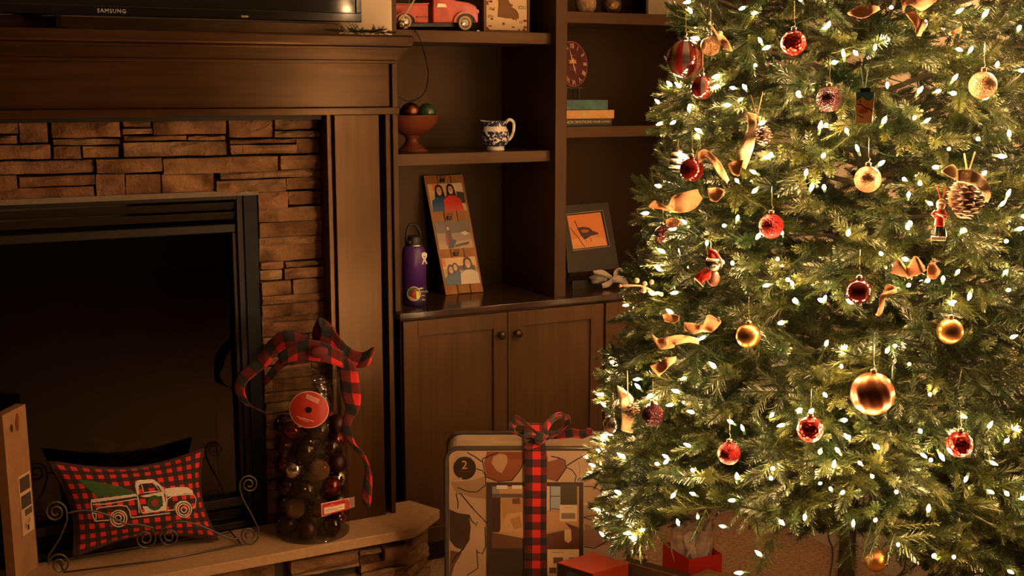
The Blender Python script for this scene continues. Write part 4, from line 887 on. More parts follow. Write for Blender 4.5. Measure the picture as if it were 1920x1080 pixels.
# ---------------- left bay, middle shelf ----------------
bw = thing('pedestal_bowl', 'reddish brown turned wooden pedestal bowl on the middle shelf', 'bowl', (1.944, 4.50, 1.651))
BWD = wood('bowl_wood', (.085, .022, .010), (.19, .055, .024), 0, .28, 5)
build('bowl', MB().lathe([(.0, .062), (.035, .064), (.075, .085), (.100, .115), (.106, .140), (.109, .143), (.104, .146), (.098, .140), (.09, .118), (.065, .090), (.02, .076), (.0, .075)], 40, T(1.944, 4.50, 1.651)), BWD, bw, smooth=True)
build('foot', MB().lathe([(.0, 0), (.062, 0), (.062, .008), (.050, .014), (.030, .030), (.024, .048), (.030, .060), (.036, .066), (0, .066)], 32, T(1.944, 4.50, 1.651)), BWD, bw, smooth=True)
for lb, x, y, z, r, m in (('polished copper ball in the wooden pedestal bowl', 1.925, 4.465, .158, .036, MATB['copper']), ('dark green glass ball at the right of the pedestal bowl', 2.005, 4.49, .152, .038, flat('green_glass', (.03, .07, .045), .12, coat=.5)), ('dark brown ball at the back left of the pedestal bowl', 1.875, 4.52, .150, .034, flat('brown_ball', (.05, .02, .012), .3)), ('dark brown woven ball at the back of the pedestal bowl', 1.96, 4.56, .152, .037, flat('woven_ball', (.06, .03, .018), .6, bump=.8, nscale=60))):
    o = build('decorative_ball', MB().sphere((x, y, 1.651+z), r, 24, 16), m, None, smooth=True); setp(o, lb, 'ball')
jg = thing('cream_jug', 'small blue and white china jug with a handle on the middle shelf', 'jug', (2.285, 4.44, 1.651))
m, N, L, b = nmat('blue_transferware'); tcn = N.new('ShaderNodeTexCoord'); vn = N.new('ShaderNodeTexNoise'); vn.inputs['Scale'].default_value = 85; vn.inputs['Detail'].default_value = 3; L.new(tcn.outputs['Object'], vn.inputs['Vector'])
sx = N.new('ShaderNodeSeparateXYZ'); L.new(tcn.outputs['Object'], sx.inputs[0])
rz = N.new('ShaderNodeValToRGB'); mr = N.new('ShaderNodeMath'); mr.operation = 'MULTIPLY'; mr.inputs[1].default_value = 1/.12; L.new(sx.outputs[2], mr.inputs[0]); L.new(mr.outputs[0], rz.inputs['Fac'])
rz.color_ramp.interpolation = 'CONSTANT'; els = rz.color_ramp.elements; els[0].color = (.1, .1, .1, 1); els[1].position = .14; els[1].color = (.56, .56, .56, 1)
for p_, c in ((.20, .53), (.64, .25), (.80, .60), (.97, .1)): e = els.new(p_); e.color = (c, c, c, 1)
lt = N.new('ShaderNodeMath'); lt.operation = 'LESS_THAN'; L.new(vn.outputs['Fac'], lt.inputs[0]); L.new(rz.outputs['Color'], lt.inputs[1])
mx = N.new('ShaderNodeMix'); mx.data_type = 'RGBA'; L.new(lt.outputs[0], mx.inputs[0]); mx.inputs[6].default_value = (.80, .74, .66, 1); mx.inputs[7].default_value = (.02, .03, .10, 1); L.new(mx.outputs[2], b.inputs['Base Color']); b.inputs['Roughness'].default_value = .12; TWR = m
mb = MB(); n = 40; prof = [(.0, .0), (.036, 0), (.037, .006), (.034, .012), (.048, .028), (.056, .050), (.053, .074), (.045, .092), (.044, .108), (.048, .117), (.045, .116), (.041, .106), (.042, .092), (.050, .074), (.053, .05), (.045, .028), (0, .016)]
mb.lathe(prof, n); 
for i, v in enumerate(mb.v):
    if v.z > .085:
        a = math.atan2(v.y, v.x); k_ = (v.z-.085)/.032; f = max(0, math.cos(a-PI))**6; v.x -= .022*f*k_; v.z += .006*f*k_
mb.xf(T(2.285, 4.44, 1.651)); build('body', mb, TWR, jg, smooth=True)
build('handle', MB().tube(cr([Vector((2.285+x, 4.44, 1.651+z)) for x, z in ((.042, .105), (.062, .122), (.082, .112), (.083, .080), (.070, .050), (.050, .038))], 6), .0065, 10), flat('jug_glaze', (.72, .66, .58), .12, noise=.3, nscale=90), jg, smooth=True)

# ---------------- left bay, worktop ----------------
bt = thing('water_bottle', 'purple insulated water bottle with black loop lid and round sticker', 'bottle', (1.915, 4.43, 1.05))
BC = Vector((1.915, 4.43, 1.05)); PUR = flat('bottle_purple', (.075, .025, .20), .32, bump=.05, nscale=500); br = .0475
build('body', MB().lathe([(.0, .070), (br, .070), (br, .205), (br-.003, .218), (.040, .230), (.033, .236)], 40, Matrix.Translation(BC)), PUR, bt, smooth=True)
build('lower_body', MB().lathe([(0, 0), (br-.003, 0), (br, .004), (br, .066), (0, .066)], 40, Matrix.Translation(BC)), flat('bottle_dark_purple', (.035, .016, .085), .3), bt, smooth=True)
build('steel_ring', MB().lathe([(.0, .066), (br+.0006, .066), (br+.0006, .0725), (0, .0725)], 40, Matrix.Translation(BC)), CAPS, bt)
build('neck_ring', MB().lathe([(.033, .235), (.034, .236), (.034, .240), (0, .240)], 32, Matrix.Translation(BC)), CAPS, bt)
lid = build('lid', MB().lathe([(.0, .240), (.033, .240), (.034, .243), (.034, .270), (.031, .274), (0, .275)], 32, Matrix.Translation(BC)), BLACK, bt, smooth=False)
build('lid_loop', MB().tube(cr([BC+Vector(q) for q in ((-.034, -.01, .250), (-.033, -.008, .285), (-.018, 0, .315), (.008, .005, .318), (.028, .006, .295), (.033, .005, .262))], 5), .005, 8), BLACK, lid, smooth=True)
build('loop_pin', MB().lathe([(0, 0), (.007, 0), (.007, .004), (0, .005)], 14, Matrix.Translation(BC+Vector((-.028, -.028, .255))) @ Rz(-.75) @ Rx(PI/2)), CAPS, lid)
def oncyl(px, py, c, r):
    d = ray(px, py); ox, oy = CAM.x-c.x, CAM.y-c.y; A = d.x**2+d.y**2; B = 2*(ox*d.x+oy*d.y); Cc = ox*ox+oy*oy-r*r; q = max(0, B*B-4*A*Cc); return CAM+d*((-B-math.sqrt(q))/(2*A))
def clipx(P, c, s):      # keep the part of a polygon with s*x >= s*c
    out = []
    for i in range(len(P)):
        p, q = P[i-1], P[i]; ip, iq = s*p[0] >= s*c-1e-6, s*q[0] >= s*c-1e-6
        if ip != iq: t = (c-p[0])/(q[0]-p[0]); out.append((c, p[1]+(q[1]-p[1])*t))
        if iq: out.append(q)
    return out
def cylprint(name, parent, c, r, shapes, rough=.45):
    mb = MB(); ms = []; ix = {}
    for k, (poly, h) in enumerate(shapes):
        if h not in ix: ix[h] = len(ms); ms.append(ink(h, rough))
        polys = poly if isinstance(poly[0][0], (tuple, list)) else [poly]
        for P in polys:
            a0, a1 = min(q[0] for q in P), max(q[0] for q in P); ns = max(1, int((a1-a0)/3))
            for s_ in range(ns):
                Q = clipx(clipx(P, a0+(a1-a0)*s_/ns, 1), a0+(a1-a0)*(s_+1)/ns, -1)
                if len(Q) > 2: mb.add([oncyl(x, y, c, r+.0006+.00025*k) for x, y in Q], [tuple(range(len(Q)))], ix[h])
    return build(name, mb, ms, parent)
lx = lambda pts: [(735+x/5.4, 400+y/5.4) for x, y in pts]
cylprint('bottle_logo', bt, BC, br, [(lx([(300, 430), (303, 405), (325, 392), (352, 403), (356, 432), (345, 452), (340, 468), (358, 510), (350, 517), (330, 484), (312, 520), (303, 516), (319, 466), (308, 450)]), 'e8e0d8'), (lx(ell(330, 437, 8, 6, 10)), '3a2050')])
lx2 = lambda pts: [(735+x/5.4, 400+y/5.4) for x, y in pts]
cylprint('round_sticker', bt, BC, br, [(lx2(ell(222, 815, 70, 74, 24)), 'd8d0c0'), (lx2(ell(222, 815, 63, 67, 24)), '4a6a3a'), (lx2([(170, 860), (185, 790), (215, 770), (235, 850), (222, 872)]), '6a3a2a'), (lx2([(200, 820), (235, 765), (252, 775), (215, 850)]), 'c03020'), (lx2([(245, 790), (275, 790), (280, 850), (250, 870)]), 'e0d040'), (lx2([(160, 830), (250, 875), (225, 882), (180, 870)]), 'e0a080')])
cylprint('bottle_lettering', bt, BC, br, [(line(lx2([(298, 800), (306, 784), (312, 800), (320, 786), (328, 800), (336, 784), (344, 800), (352, 780), (362, 800)]), .9), 'e8dcc8'), (line(lx2([(300, 835), (318, 828), (334, 836)]), .8), 'e8dcc8'), (line(lx2([(306, 878), (322, 872), (340, 880)]), .8), 'e8dcc8')])

# photo clip board
BL_, BR_, TL_, TR_ = Vector((2.116, 4.570, 1.05)), Vector((2.292, 4.566, 1.05)), Vector((2.10, 4.752, 1.565)), Vector((2.278, 4.748, 1.568))
TL_ = atY(793, 330, 4.752); TR_ = atY(867, 327, 4.748)
pb = thing('photo_clipboard', 'tall three-plank wooden board with three clipped photos leaning in the left bay', 'photo board', BL_)
nb = (BR_-BL_).cross(TL_-BL_).normalized(); nb = nb if nb.y < 0 else -nb
PLK = wood('plank_wood', (.24, .10, .035), (.42, .20, .075), 2, .5)
def bdp(u, v, o=0): return BL_.lerp(BR_, u).lerp(TL_.lerp(TR_, u), v)+nb*o
for k in range(3):
    u0, u1 = k/3+.008, (k+1)/3-.008; e = (.0, .004, .002)[k]; mb = MB()
    mb.add([bdp(u0, e, -.005), bdp(u1, e, -.005), bdp(u1, 1-e, -.005), bdp(u0, 1-e, -.005), bdp(u0, e, .004), bdp(u1, e, .004), bdp(u1, 1-e, .004), bdp(u0, 1-e, .004)], [(0, 3, 2, 1), (4, 5, 6, 7), (0, 1, 5, 4), (1, 2, 6, 5), (2, 3, 7, 6), (3, 0, 4, 7)]); build('plank', mb, PLK, pb, bevel=.001)
def photo(v0, v1, shapes, base, u0=.05, u1=.93):
    O = bdp(u0, v0, .006); U = bdp(u1, v0, .006)-O; V = bdp(u0, v1, .006)-O
    mb = MB(); mb.add([O, O+U, O+U+V, O+V, O-nb*.001, O+U-nb*.001, O+U+V-nb*.001, O+V-nb*.001], [(0, 1, 2, 3), (7, 6, 5, 4), (0, 4, 5, 1), (1, 5, 6, 2), (2, 6, 7, 3), (3, 7, 4, 0)]); ph = build('photograph', mb, ink('d8c8b0', .3), pb)
    prints('photo_print', ph, O, U, V, shapes, base=base, off=.0008, rough=.3)
def person(cx, top, s, hair, coat, skin='c89878'):      # print of a person, waist up
    return [(ell(cx, top-.17*s, .105*s, .19*s, 14), hair), ([(cx-.11*s, top-.2*s), (cx-.15*s, top-.62*s), (cx+.15*s, top-.62*s), (cx+.11*s, top-.2*s)], hair), ([(cx-.25*s, 0), (cx-.22*s, top-.50*s), (cx-.08*s, top-.38*s), (cx+.08*s, top-.38*s), (cx+.22*s, top-.50*s), (cx+.27*s, 0)], coat), (ell(cx, top-.2*s, .065*s, .14*s, 12), skin), (ell(cx-.025*s, top-.17*s, .010*s, .015*s, 6), '3a2418'), (ell(cx+.025*s, top-.17*s, .010*s, .015*s, 6), '3a2418'), ([(cx-.035*s, top-.26*s), (cx, top-.285*s), (cx+.035*s, top-.26*s)], 'e8e0d8')]
photo(.690, .925, [([(0, .55), (.2, .6), (.2, 1), (0, 1)], 'd8b080'), ([(.12, .75), (.22, .75), (.22, 1), (.12, 1)], 'e08030'), ([(.75, .3), (1, .25), (1, .65), (.8, .7)], '3a3a44'), ([(.6, .72), (1, .68), (1, 1), (.6, 1)], 'd8c098')]+person(.30, .96, 1.15, '2a1812', '1c4a78')+[([(.45, 0), (.44, .5), (.52, .6), (.60, .4), (.58, 0)], '18141c')]+person(.63, .97, 1.1, '24140f', 'c8301c'), 'c8a880')
photo(.375, .605, [([(0, .55), (1, .5), (1, 1), (0, 1)], '5a4c40'), ([(0, .28), (1, .22), (1, .55), (0, .58)], '8a7a68'), ([(0, .18), (.5, .25), (1, .3), (1, 0), (0, 0)], 'b09070'), ([(.7, .58), (.85, .62), (.95, .52), (.8, .46)], 'c8b8a0'), ([(.45, .05), (.85, .12), (.92, .22), (.8, .2), (.5, .14)], '2a2420'), ([(.22, .12), (.25, .55), (.33, .66), (.42, .6), (.48, .2)], '9a2a34'), (ell(.34, .76, .065, .11, 12), '3a2018'), (ell(.35, .74, .04, .07, 10), 'c09070'), ([(.28, .66), (.32, .28), (.40, .28), (.42, .66)], '3a2018'), ([(.26, .02), (.42, .02), (.54, .28), (.44, .34), (.30, .24)], '1c2a48')], '9a8468')
photo(.075, .300, [([(0, .6), (1, .6), (1, 1), (0, 1)], 'd0a878'), ([(.0, .7), (.1, .7), (.1, .95), (0, .95)], 'c86a28'), ([(.2, .55), (.95, .5), (.95, .68), (.2, .7)], '4a4038')]+person(.36, .80, .85, '2c1a14', '22507c')+person(.22, .74, .95, '2a1812', '20466e')+[([(.08, 0), (.12, .35), (.35, .45), (.55, .4), (.48, 0)], '1e4a74'), ([(.42, 0), (.46, .14), (.58, .12), (.6, 0)], 'b82830')]+person(.74, .98, 1.2, '2a1814', 'd0c0a8'), 'a88c68')
for v in (.955, .635, .333):
    O = bdp(.44, v, .010); M = frame(O, (BR_-BL_), -nb)
    c_ = build('bulldog_clip', MB().box((-.010, -.004, -.010), (.010, .006, .006), M=M), BLACK, pb, bevel=.001)
    build('clip_lever', MB().tube([M @ Vector((-.008, -.004, -.004)), M @ Vector((-.010, -.012, .012)), M @ Vector((.010, -.012, .012)), M @ Vector((.008, -.004, -.004))], .0016, 6), BLACK, c_)

# ---------------- right bay ----------------
ck = thing('clock', 'oval-looking dark red round clock with pale Roman numerals behind the books', 'clock', atY(1073, 125, 4.5))
cc = atY(1073, 120, 4.5); ra = .0925; nrm = Vector((math.sin(.30), -math.cos(.30), .10)).normalized(); U = Vector((0, 0, 1)).cross(nrm)*1.0; U = U.normalized(); 
if U.x < 0: U = -U
V = nrm.cross(U).normalized(); V = V if V.z > 0 else -V
MK = Matrix(((U.x, V.x, nrm.x, cc.x), (U.y, V.y, nrm.y, cc.y), (U.z, V.z, nrm.z, cc.z), (0, 0, 0, 1)))
build('dial', MB().lathe([(0, -.008), (ra*.98, -.008), (ra, -.004), (ra, .002), (ra*.96, .003), (0, .003)], 56, MK), flat('clock_wine', (.085, .018, .020), .25, noise=.25, nscale=30), ck)
build('rim', MB().tube([MK @ Vector((ra*math.cos(a), ra*math.sin(a), .001)) for a in [i*PI/24 for i in range(49)]], .0022, 6), flat('clock_rim', (.38, .10, .07), .35), ck, smooth=True)
TANK = flat('clock_tan', (.62, .42, .26), .5)
for k, nme in enumerate(('XII', 'I', 'II', 'III', 'IIII', 'V', 'VI', 'VII', 'VIII', 'IX', 'X', 'XI')):
    a = PI/2-k*PI/6; r_ = Vector((math.cos(a), math.sin(a), 0)); up_ = r_; ri = Vector((math.sin(a), -math.cos(a), 0))
    c3 = MK @ Vector((r_.x*ra*.80, r_.y*ra*.80, .0036)); build('numeral', text_mb(nme, .030, c3, MK.to_3x3() @ ri, MK.to_3x3() @ up_, .0004, .8), TANK, ck)
def hand(a, l, w0, zz_): d = Vector((math.cos(a), math.sin(a), 0)); s = Vector((-d.y, d.x, 0)); mb = MB(); mb.add([MK @ (p+Vector((0, 0, zz_))) for p in (-d*.012-s*w0*.6, -d*.012+s*w0*.6, d*l*.5+s*w0, d*l, d*l*.5-s*w0)], [(0, 4, 3, 2, 1)]); return mb
build('minute_hand', hand(math.radians(106), .066, .0022, .0062), ink('e8c890'), ck, solid=.0005); build('hour_hand', hand(math.radians(-72), .045, .0026, .0056), ink('e8c890'), ck, solid=.0005)
MK3 = MK.to_3x3()
mbe = MB(); mbe.add([MK @ Vector((x, y, .004)) for x, y in [(.0, .006), (-.012, .0), (-.026, .004), (-.018, .010), (-.026, .016), (-.012, .014), (-.006, .024), (0, .016), (.008, .026), (.010, .014), (.022, .018), (.018, .008), (.026, .002), (.012, .002)]], [tuple(range(14))])
build('emblem', mbe, flat('emblem_gold', (.55, .28, .12), .4), ck)
for yy, wd_ in ((-.014, .028), (-.024, .022), (.036, .018)):
    pts = [(-wd_+i*wd_/6, yy+.0016*(-1)**i) for i in range(13)]; mb = MB()
    for P in line(pts, .0012): mb.add([MK @ Vector((x, y, .004)) for x, y in P], [(0, 1, 2, 3)])
    build('script_line', mb, flat('script_rose', (.32, .12, .10), .5), ck)
build('easel', MB().tube([Vector((cc.x-.04, cc.y+.02, 1.744)), cc+Vector((0, .02, -.02)), Vector((cc.x+.05, cc.y+.03, 1.744))], .004, 6).tube([cc+Vector((0, .02, -.02)), Vector((cc.x, cc.y+.09, 1.744))], .004, 6).box((cc.x-.045, cc.y-.012, cc.z-ra-.01), (cc.x+.045, cc.y+.02, cc.z-ra-.003)).tube([Vector((cc.x-.04, cc.y+.012, cc.z-ra-.006)), Vector((cc.x-.04, cc.y+.02, 1.744))], .004, 6).tube([Vector((cc.x+.04, cc.y+.012, cc.z-ra-.006)), Vector((cc.x+.045, cc.y+.02, 1.744))], .004, 6), BLACK, ck)
zb0 = 1.744
for lb, px1, z0, z1, m_, yy in (('dark green book with gilt lettering, bottom of the shelf stack', 1147, 0, .030, flat('book_dark', (.018, .026, .020), .5), 4.385), ('tan cloth book in the middle of the shelf stack', 1151, .030, .066, flat('book_tan', (.50, .27, .10), .65, noise=.15, nscale=50), 4.38), ('teal cloth book on top of the shelf stack', 1139, .066, .108, flat('book_teal', (.045, .12, .12), .7, noise=.35, nscale=30), 4.385)):
    xr = atY(px1, 210, yy).x; b_ = thing('book', lb, 'book', (2.68, yy+.08, zb0+z0)); x0 = 2.548
    cv = MB(); cv.box((x0, yy, zb0+z0+.0005), (xr, yy+.17, zb0+z0+.0035)).box((x0, yy, zb0+z1-.0035), (xr, yy+.17, zb0+z1-.0005)).box((x0, yy-.003, zb0+z0+.0005), (xr, yy+.003, zb0+z1-.0005))
    build('cover', cv, m_, b_, bevel=.0015); build('pages', MB().box((x0+.004, yy+.003, zb0+z0+.0035), (xr-.004, yy+.165, zb0+z1-.0035)), ink('c8b490', .9), b_)
    if z0 == 0:
        GL = flat('gilt', (.55, .42, .2), .4, metal=.5)
        build('spine_lettering', text_mb('JUNIOR DEVOTIONS', .0165, (2.635, yy-.0035, zb0+.0165), (1, 0, 0), (0, 0, 1), .0002, .9), GL, b_); build('spine_lettering', text_mb('WINTER  SUMMER', .0115, (2.752, yy-.0035, zb0+.0165), (1, 0, 0), (0, 0, 1), .0002, .9), GL, b_)
# top of right bay: two patterned jars and a pale canvas
for px_, w_, lb, kind in ((1098, 44, 'woven tan ball vase at the left of the right bay top shelf', 0), (1146, 42, 'brown and gold mottled round vase beside the woven vase', 1)):
    c_ = atY(px_, 12, 4.46); c_.z = 2.204; r_ = w_/2*.00204; VM = glitter('mottled_gold', (.20, .13, .06), 60, .4) if kind else flat('woven_tan', (.38, .24, .12), .6, noise=.5, nscale=70, bump=.8)
    v_ = thing('round_vase', lb, 'vase', c_); build('body', MB().lathe([(0, 0), (r_*.6, 0), (r_*.95, r_*.5), (r_, r_*1.05), (r_*.8, r_*1.7), (r_*.45, r_*1.95), (r_*.5, r_*2.05), (r_*.38, r_*2.05), (r_*.35, r_*1.9)], 32, Matrix.Translation(c_), cap=False), VM, v_, smooth=True)
cx0 = atY(1212, 20, 4.6).x
cvn = thing('canvas_panel', 'pale blank-looking canvas panel standing on the right bay top shelf', 'picture', (cx0+.15, 4.6, 2.204))
build('canvas', MB().box((cx0, 4.585, 2.204), (cx0+.34, 4.605, 2.60)), flat('canvas_cream', (.50, .42, .28), .8, noise=.08, nscale=120), cvn, bevel=.002)
build('stretcher', MB().box((cx0+.01, 4.605, 2.214), (cx0+.33, 4.62, 2.59)), PLK, cvn)

# bird picture leaning on worktop
fp = [(1066, 491), (1152, 482), (1137, 381), (1054, 384)]
b0 = atY(1060, 523, 4.44); bf = thing('bird_picture', 'dark framed orange print of a small bird leaning in the right bay', 'picture', (2.75, 4.5, 1.05))
def leanp(px, py):      # leaning plane: Y grows with height
    d = ray(px, py); Y0 = 4.44; k = .26; t = (Y0+k*(CAM.z-1.05))/(d.y-k*d.z); return CAM+d*t
c4 = [leanp(*p) for p in ((1064, 512), (1160, 503), (1139, 380), (1055, 386))]; nf = (c4[1]-c4[0]).cross(c4[3]-c4[0]).normalized(); nf = nf if nf.y < 0 else -nf
i4 = [leanp(*p) for p in ((1074, 470), (1142, 462), (1128, 395), (1061, 402))]
FD = flat('frame_dark_bronze', (.014, .010, .007), .5, noise=.4, nscale=30)
for k in range(4):
    a, b_, c_, d_ = c4[k], c4[(k+1) % 4], i4[(k+1) % 4], i4[k]; mb = MB(); vs = [a, b_, c_, d_]; mb.add([v+nf*.004 for v in vs]+[v-nf*.014 for v in vs], [(0, 1, 2, 3), (7, 6, 5, 4), (0, 4, 5, 1), (1, 5, 6, 2), (2, 6, 7, 3), (3, 7, 4, 0)]); build('frame_rail', mb, FD, bf)
def ilp(u, v, o=0): return i4[0].lerp(i4[1], u).lerp(i4[3].lerp(i4[2], u), v)+nf*o
mb = MB(); mb.tube([ilp(0, 0, .006), ilp(1, 0, .006), ilp(1, 1, .006), ilp(0, 1, .006), ilp(0, 0, .006)], .0016, 4); build('inner_bead', mb, flat('bead_pale', (.5, .38, .26), .4), bf)
mb = MB(); mb.add([ilp(0, 0, -.002), ilp(1, 0, -.002), ilp(1, 1, -.002), ilp(0, 1, -.002)], [(0, 1, 2, 3)]); build('mount', mb, ink('1c1410'), bf)
def iprint(shapes):
    mb = MB(); ms = []; ix = {}
    for k, (poly, h) in enumerate(shapes):
        if h not in ix: ix[h] = len(ms); ms.append(ink(h, .5))
        for P in (poly if isinstance(poly[0][0], (tuple, list)) else [poly]): mb.add([ilp(min(.97, max(.03, x)), min(.96, max(.04, y)), -.0014+.00015*k) for x, y in P], [tuple(range(len(P)))], ix[h])
    return build('bird_print', mb, ms, bf)
bx = lambda pts: [((x-118)/440+.0-(1-(y-145)/425)*-.0-((y-175)/400)*.19, 1-(y-175+(x-118)*.07)/395) for x, y in pts]
iprint([([(0, 0), (1, 0), (1, 1), (0, 1)], 'd07a38'), ([(0, 0), (1, 0), (.9, .25), (.4, .35), (0, .3)], 'd8925a'), (bx([(215, 240), (232, 250), (262, 320), (330, 312), (400, 325), (440, 360), (505, 380), (508, 398), (470, 402), (420, 410), (380, 435), (340, 450), (300, 410), (265, 350)]), '3a1c10'), (bx([(290, 350), (340, 340), (400, 350), (380, 375), (320, 378)]), '9a5a30'), (line(bx([(160, 310), (210, 365), (270, 430), (310, 490), (345, 530)]), .02), '4a2412'), (line(bx([(350, 440), (365, 480)]), .015), '4a2412'), (line(bx([(410, 430), (425, 475)]), .015), '4a2412')])
build('easel_back', MB().box((2.66, 4.452, 1.05), (2.86, 4.462, 1.085)), FD, bf)
build('easel_strut', MB().tube([(2.75, 4.66, 1.05), (2.74, 4.51, 1.25)], .006, 6), FD, bf)
# gauzy ribbon bundle
gb = thing('gauze_bundle', 'small grey gauzy bag tied with a pale looped bow on the worktop', 'gift bag', atZ(1135, 543, 1.05))
def gp(px, py, Y=4.40): return atY(px, py, Y)
mb = MB(); c_ = gp(1124, 522, 4.42); mb.sphere(c_, .038, 20, 14, (1.25, .8, .62))
for v in mb.v: d = v-c_; f = 1+.12*math.sin(9*math.atan2(d.z, d.x))+R(-.04, .04); v.xyz = c_+d*f
for v in mb.v: v.z = max(v.z, 1.0505)
GZ = flat('grey_gauze', (.30, .26, .23), .8, noise=.4, nscale=40); build('bag', mb, GZ, gb, smooth=True)
PB = flat('pale_bow', (.48, .40, .34), .6)
for A, B in (([(1150, 520), (1152, 508), (1162, 502), (1174, 508), (1180, 520)], [(1153, 523), (1158, 515), (1164, 511), (1170, 515), (1174, 522)]), ([(1150, 522), (1160, 516), (1172, 520), (1178, 532)], [(1150, 530), (1160, 530), (1168, 534), (1172, 540)]), ([(1150, 520), (1138, 528), (1128, 532)], [(1152, 528), (1142, 538), (1130, 541)]), ([(1148, 518), (1130, 506), (1112, 508)], [(1148, 526), (1134, 518), (1114, 514)])):
    a = [gp(x, y, 4.37+.01*math.sin(i*2)) for i, (x, y) in enumerate(A)]; b_ = [gp(x, y, 4.385+.01*math.cos(i*2)) for i, (x, y) in enumerate(B)]
    m_ = MB(); strip(m_, a, b_, 5, 4, wave=.002)
    for v in m_.v: v.z = max(v.z, 1.052)
    build('bow_loop', m_, PB, gb, smooth=True, solid=.001)
build('bow_knot', MB().sphere(gp(1151, 523, 4.37), .009, 12, 8), PB, gb, smooth=True)
# ---------------- plastic cylinder of baubles on the hearth ----------------
JC = Vector((1.363, 4.105, .305)); JD = proj(JC)[2]; JR = .132; JH = .585
PL1 = clear('clear_plastic', (.93, .93, .92), .12, .03, .35)
jt = thing('plastic_cylinder', 'tall clear plastic cylinder of baubles with plaid bow on the hearth', 'container', JC)
mb = MB(); n = 56
mb.lathe([(JR*.98, .003), (JR, .012), (JR, .30), (JR*.985, .45), (JR*.97, JH-.01), (JR*.95, JH)], n, Matrix.Translation(JC), cap=False)
build('wall', mb, PL1, jt, smooth=True)
build('base', MB().lathe([(0, .001), (JR*.98, .001), (JR, .006), (JR*.97, .009), (0, .005)], n, Matrix.Translation(JC)), PL1, jt, smooth=True)
build('lid', MB().lathe([(JR*.96, JH-.018), (JR*.98, JH-.016), (JR*.98, JH+.004), (JR*.9, JH+.007), (0, JH+.004)], n, Matrix.Translation(JC), cap=False), PL1, jt, smooth=True)
def jp(px, py, o=.001): return oncyl(px, py, JC, JR+o)
zc = lambda pts: [(500+x/3.373, 700+y/3.373) for x, y in pts]
cylprint('round_card', jt, JC, JR-.002, [(zc(ell(268, 230, 126, 117, 36)), 'd8a898'), (zc(ell(268, 230, 121, 112, 36)), 'a8302a'), (zc([(255, 130), (335, 165), (325, 192), (247, 158)]), 'c8988c'), ([zc([(262+i*9, 138+i*4), (265+i*9, 139+i*4), (258+i*9, 158+i*4), (255+i*9, 157+i*4)]) for i in range(8)], '6a4038'), (line(zc([(190, 270), (215, 282), (245, 288), (275, 298), (300, 305)]), 1.2), 'd8b0a0'), (line(zc([(205, 285), (240, 298), (270, 308)]), .8), 'd8b0a0'), (zc(ell(265, 232, 22, 20, 18)), '0c0808')], rough=.3)
zl = lambda pts: [(492+x/3.373, 700+y/3.373) for x, y in pts]
cylprint('product_label', jt, JC, JR, [(zl([(372, 824), (583, 780), (583, 845), (375, 908)]), 'd8b8a8'), (zl([(377, 828), (525, 797), (525, 868), (379, 903)]), 'a8242a'), (zl([(527, 797), (550, 792), (550, 858), (527, 866)]), 'c04030'), (zl([(390, 850), (520, 822), (520, 858), (392, 892)]), 'e0d0b8'), (zl([(410, 846), (440, 826), (470, 832), (500, 820), (505, 828), (440, 846)]), 'd86050'), (line(zl([(400, 868), (430, 860), (460, 856), (510, 842)]), 1.0), '8a5a40'), (line(zl([(400, 878), (440, 868), (480, 860)]), .8), '8a5a40'), (line(zl([(560, 800), (563, 845)]), .8), '6a5040'), (line(zl([(568, 800), (571, 842)]), .8), '6a5040')])
mb = MB(); strip(mb, [jp(565, 693, .003), jp(585, 715, .006), jp(605, 740, .006), jp(622, 764, .003)], [jp(580, 686, .003), jp(600, 702, .008), jp(618, 724, .008), jp(626, 762, .003)], 5, 4); build('handle_strap', mb, PL1, jt, smooth=True, solid=.0015)
# baubles: seven per layer, six layers
BMS = [('dark red glass bauble inside the clear plastic cylinder', MATB['maroon']), ('dark brown shiny bauble inside the clear plastic cylinder', flat('brown_glass', (.025, .009, .006), .12, metal=.6, coat=.5)), ('champagne glitter bauble inside the clear plastic cylinder', MATB['champ']), ('silvered shiny bauble inside the clear plastic cylinder', MATB['mercury']), ('matt dark plum bauble inside the clear plastic cylinder', flat('matt_plum', (.03, .005, .007), .4, metal=.4))]
protos = {}
pick = [0, 1, 4, 1, 1, 0, 4, 1, 0, 2, 4, 0, 1, 3, 0, 4, 1, 0, 2, 1, 4]
cnt = 0
for ly in range(6):
    for k in range(7):
        r_ = .036; z = .305+.008+r_+ly*.0725
        if k == 6: x, y = 0, 0
        else: a = k*PI/3+ly*PI/6; x, y = .0925*math.cos(a), .0925*math.sin(a)
        kind = pick[(cnt*5+ly) % len(pick)]; cnt += 1; P = Vector((JC.x+x+R(-.001, .001), JC.y+y+R(-.001, .001), z))
        if kind not in protos:
            lb, m_ = BMS[kind]; t = thing('bauble', lb, 'bauble', P, lb.replace('bauble inside', 'baubles inside'))
            build('ball', MB().sphere(P, r_, 20, 14), m_, t, smooth=True); M = Matrix.Translation(P) @ Ry(1.1) @ Rz(.5)
            build('cap', MB().lathe([(.0, r_*.97), (.006, r_*.97), (.006, r_+.004), (0, r_+.005)], 10, M @ Matrix.Scale(.92, 4)), CAPG, t, smooth=True); protos[kind] = t
        else:
            t = dup(protos[kind], P); t.rotation_euler = (0, 0, R(0, 6))
        t['label'] = BMS[kind][0].replace('inside', ('in the bottom layer of', 'in the second layer up of', 'in the third layer up of', 'in the fourth layer up of', 'in the layer under the top one in', 'in the top layer of')[ly])
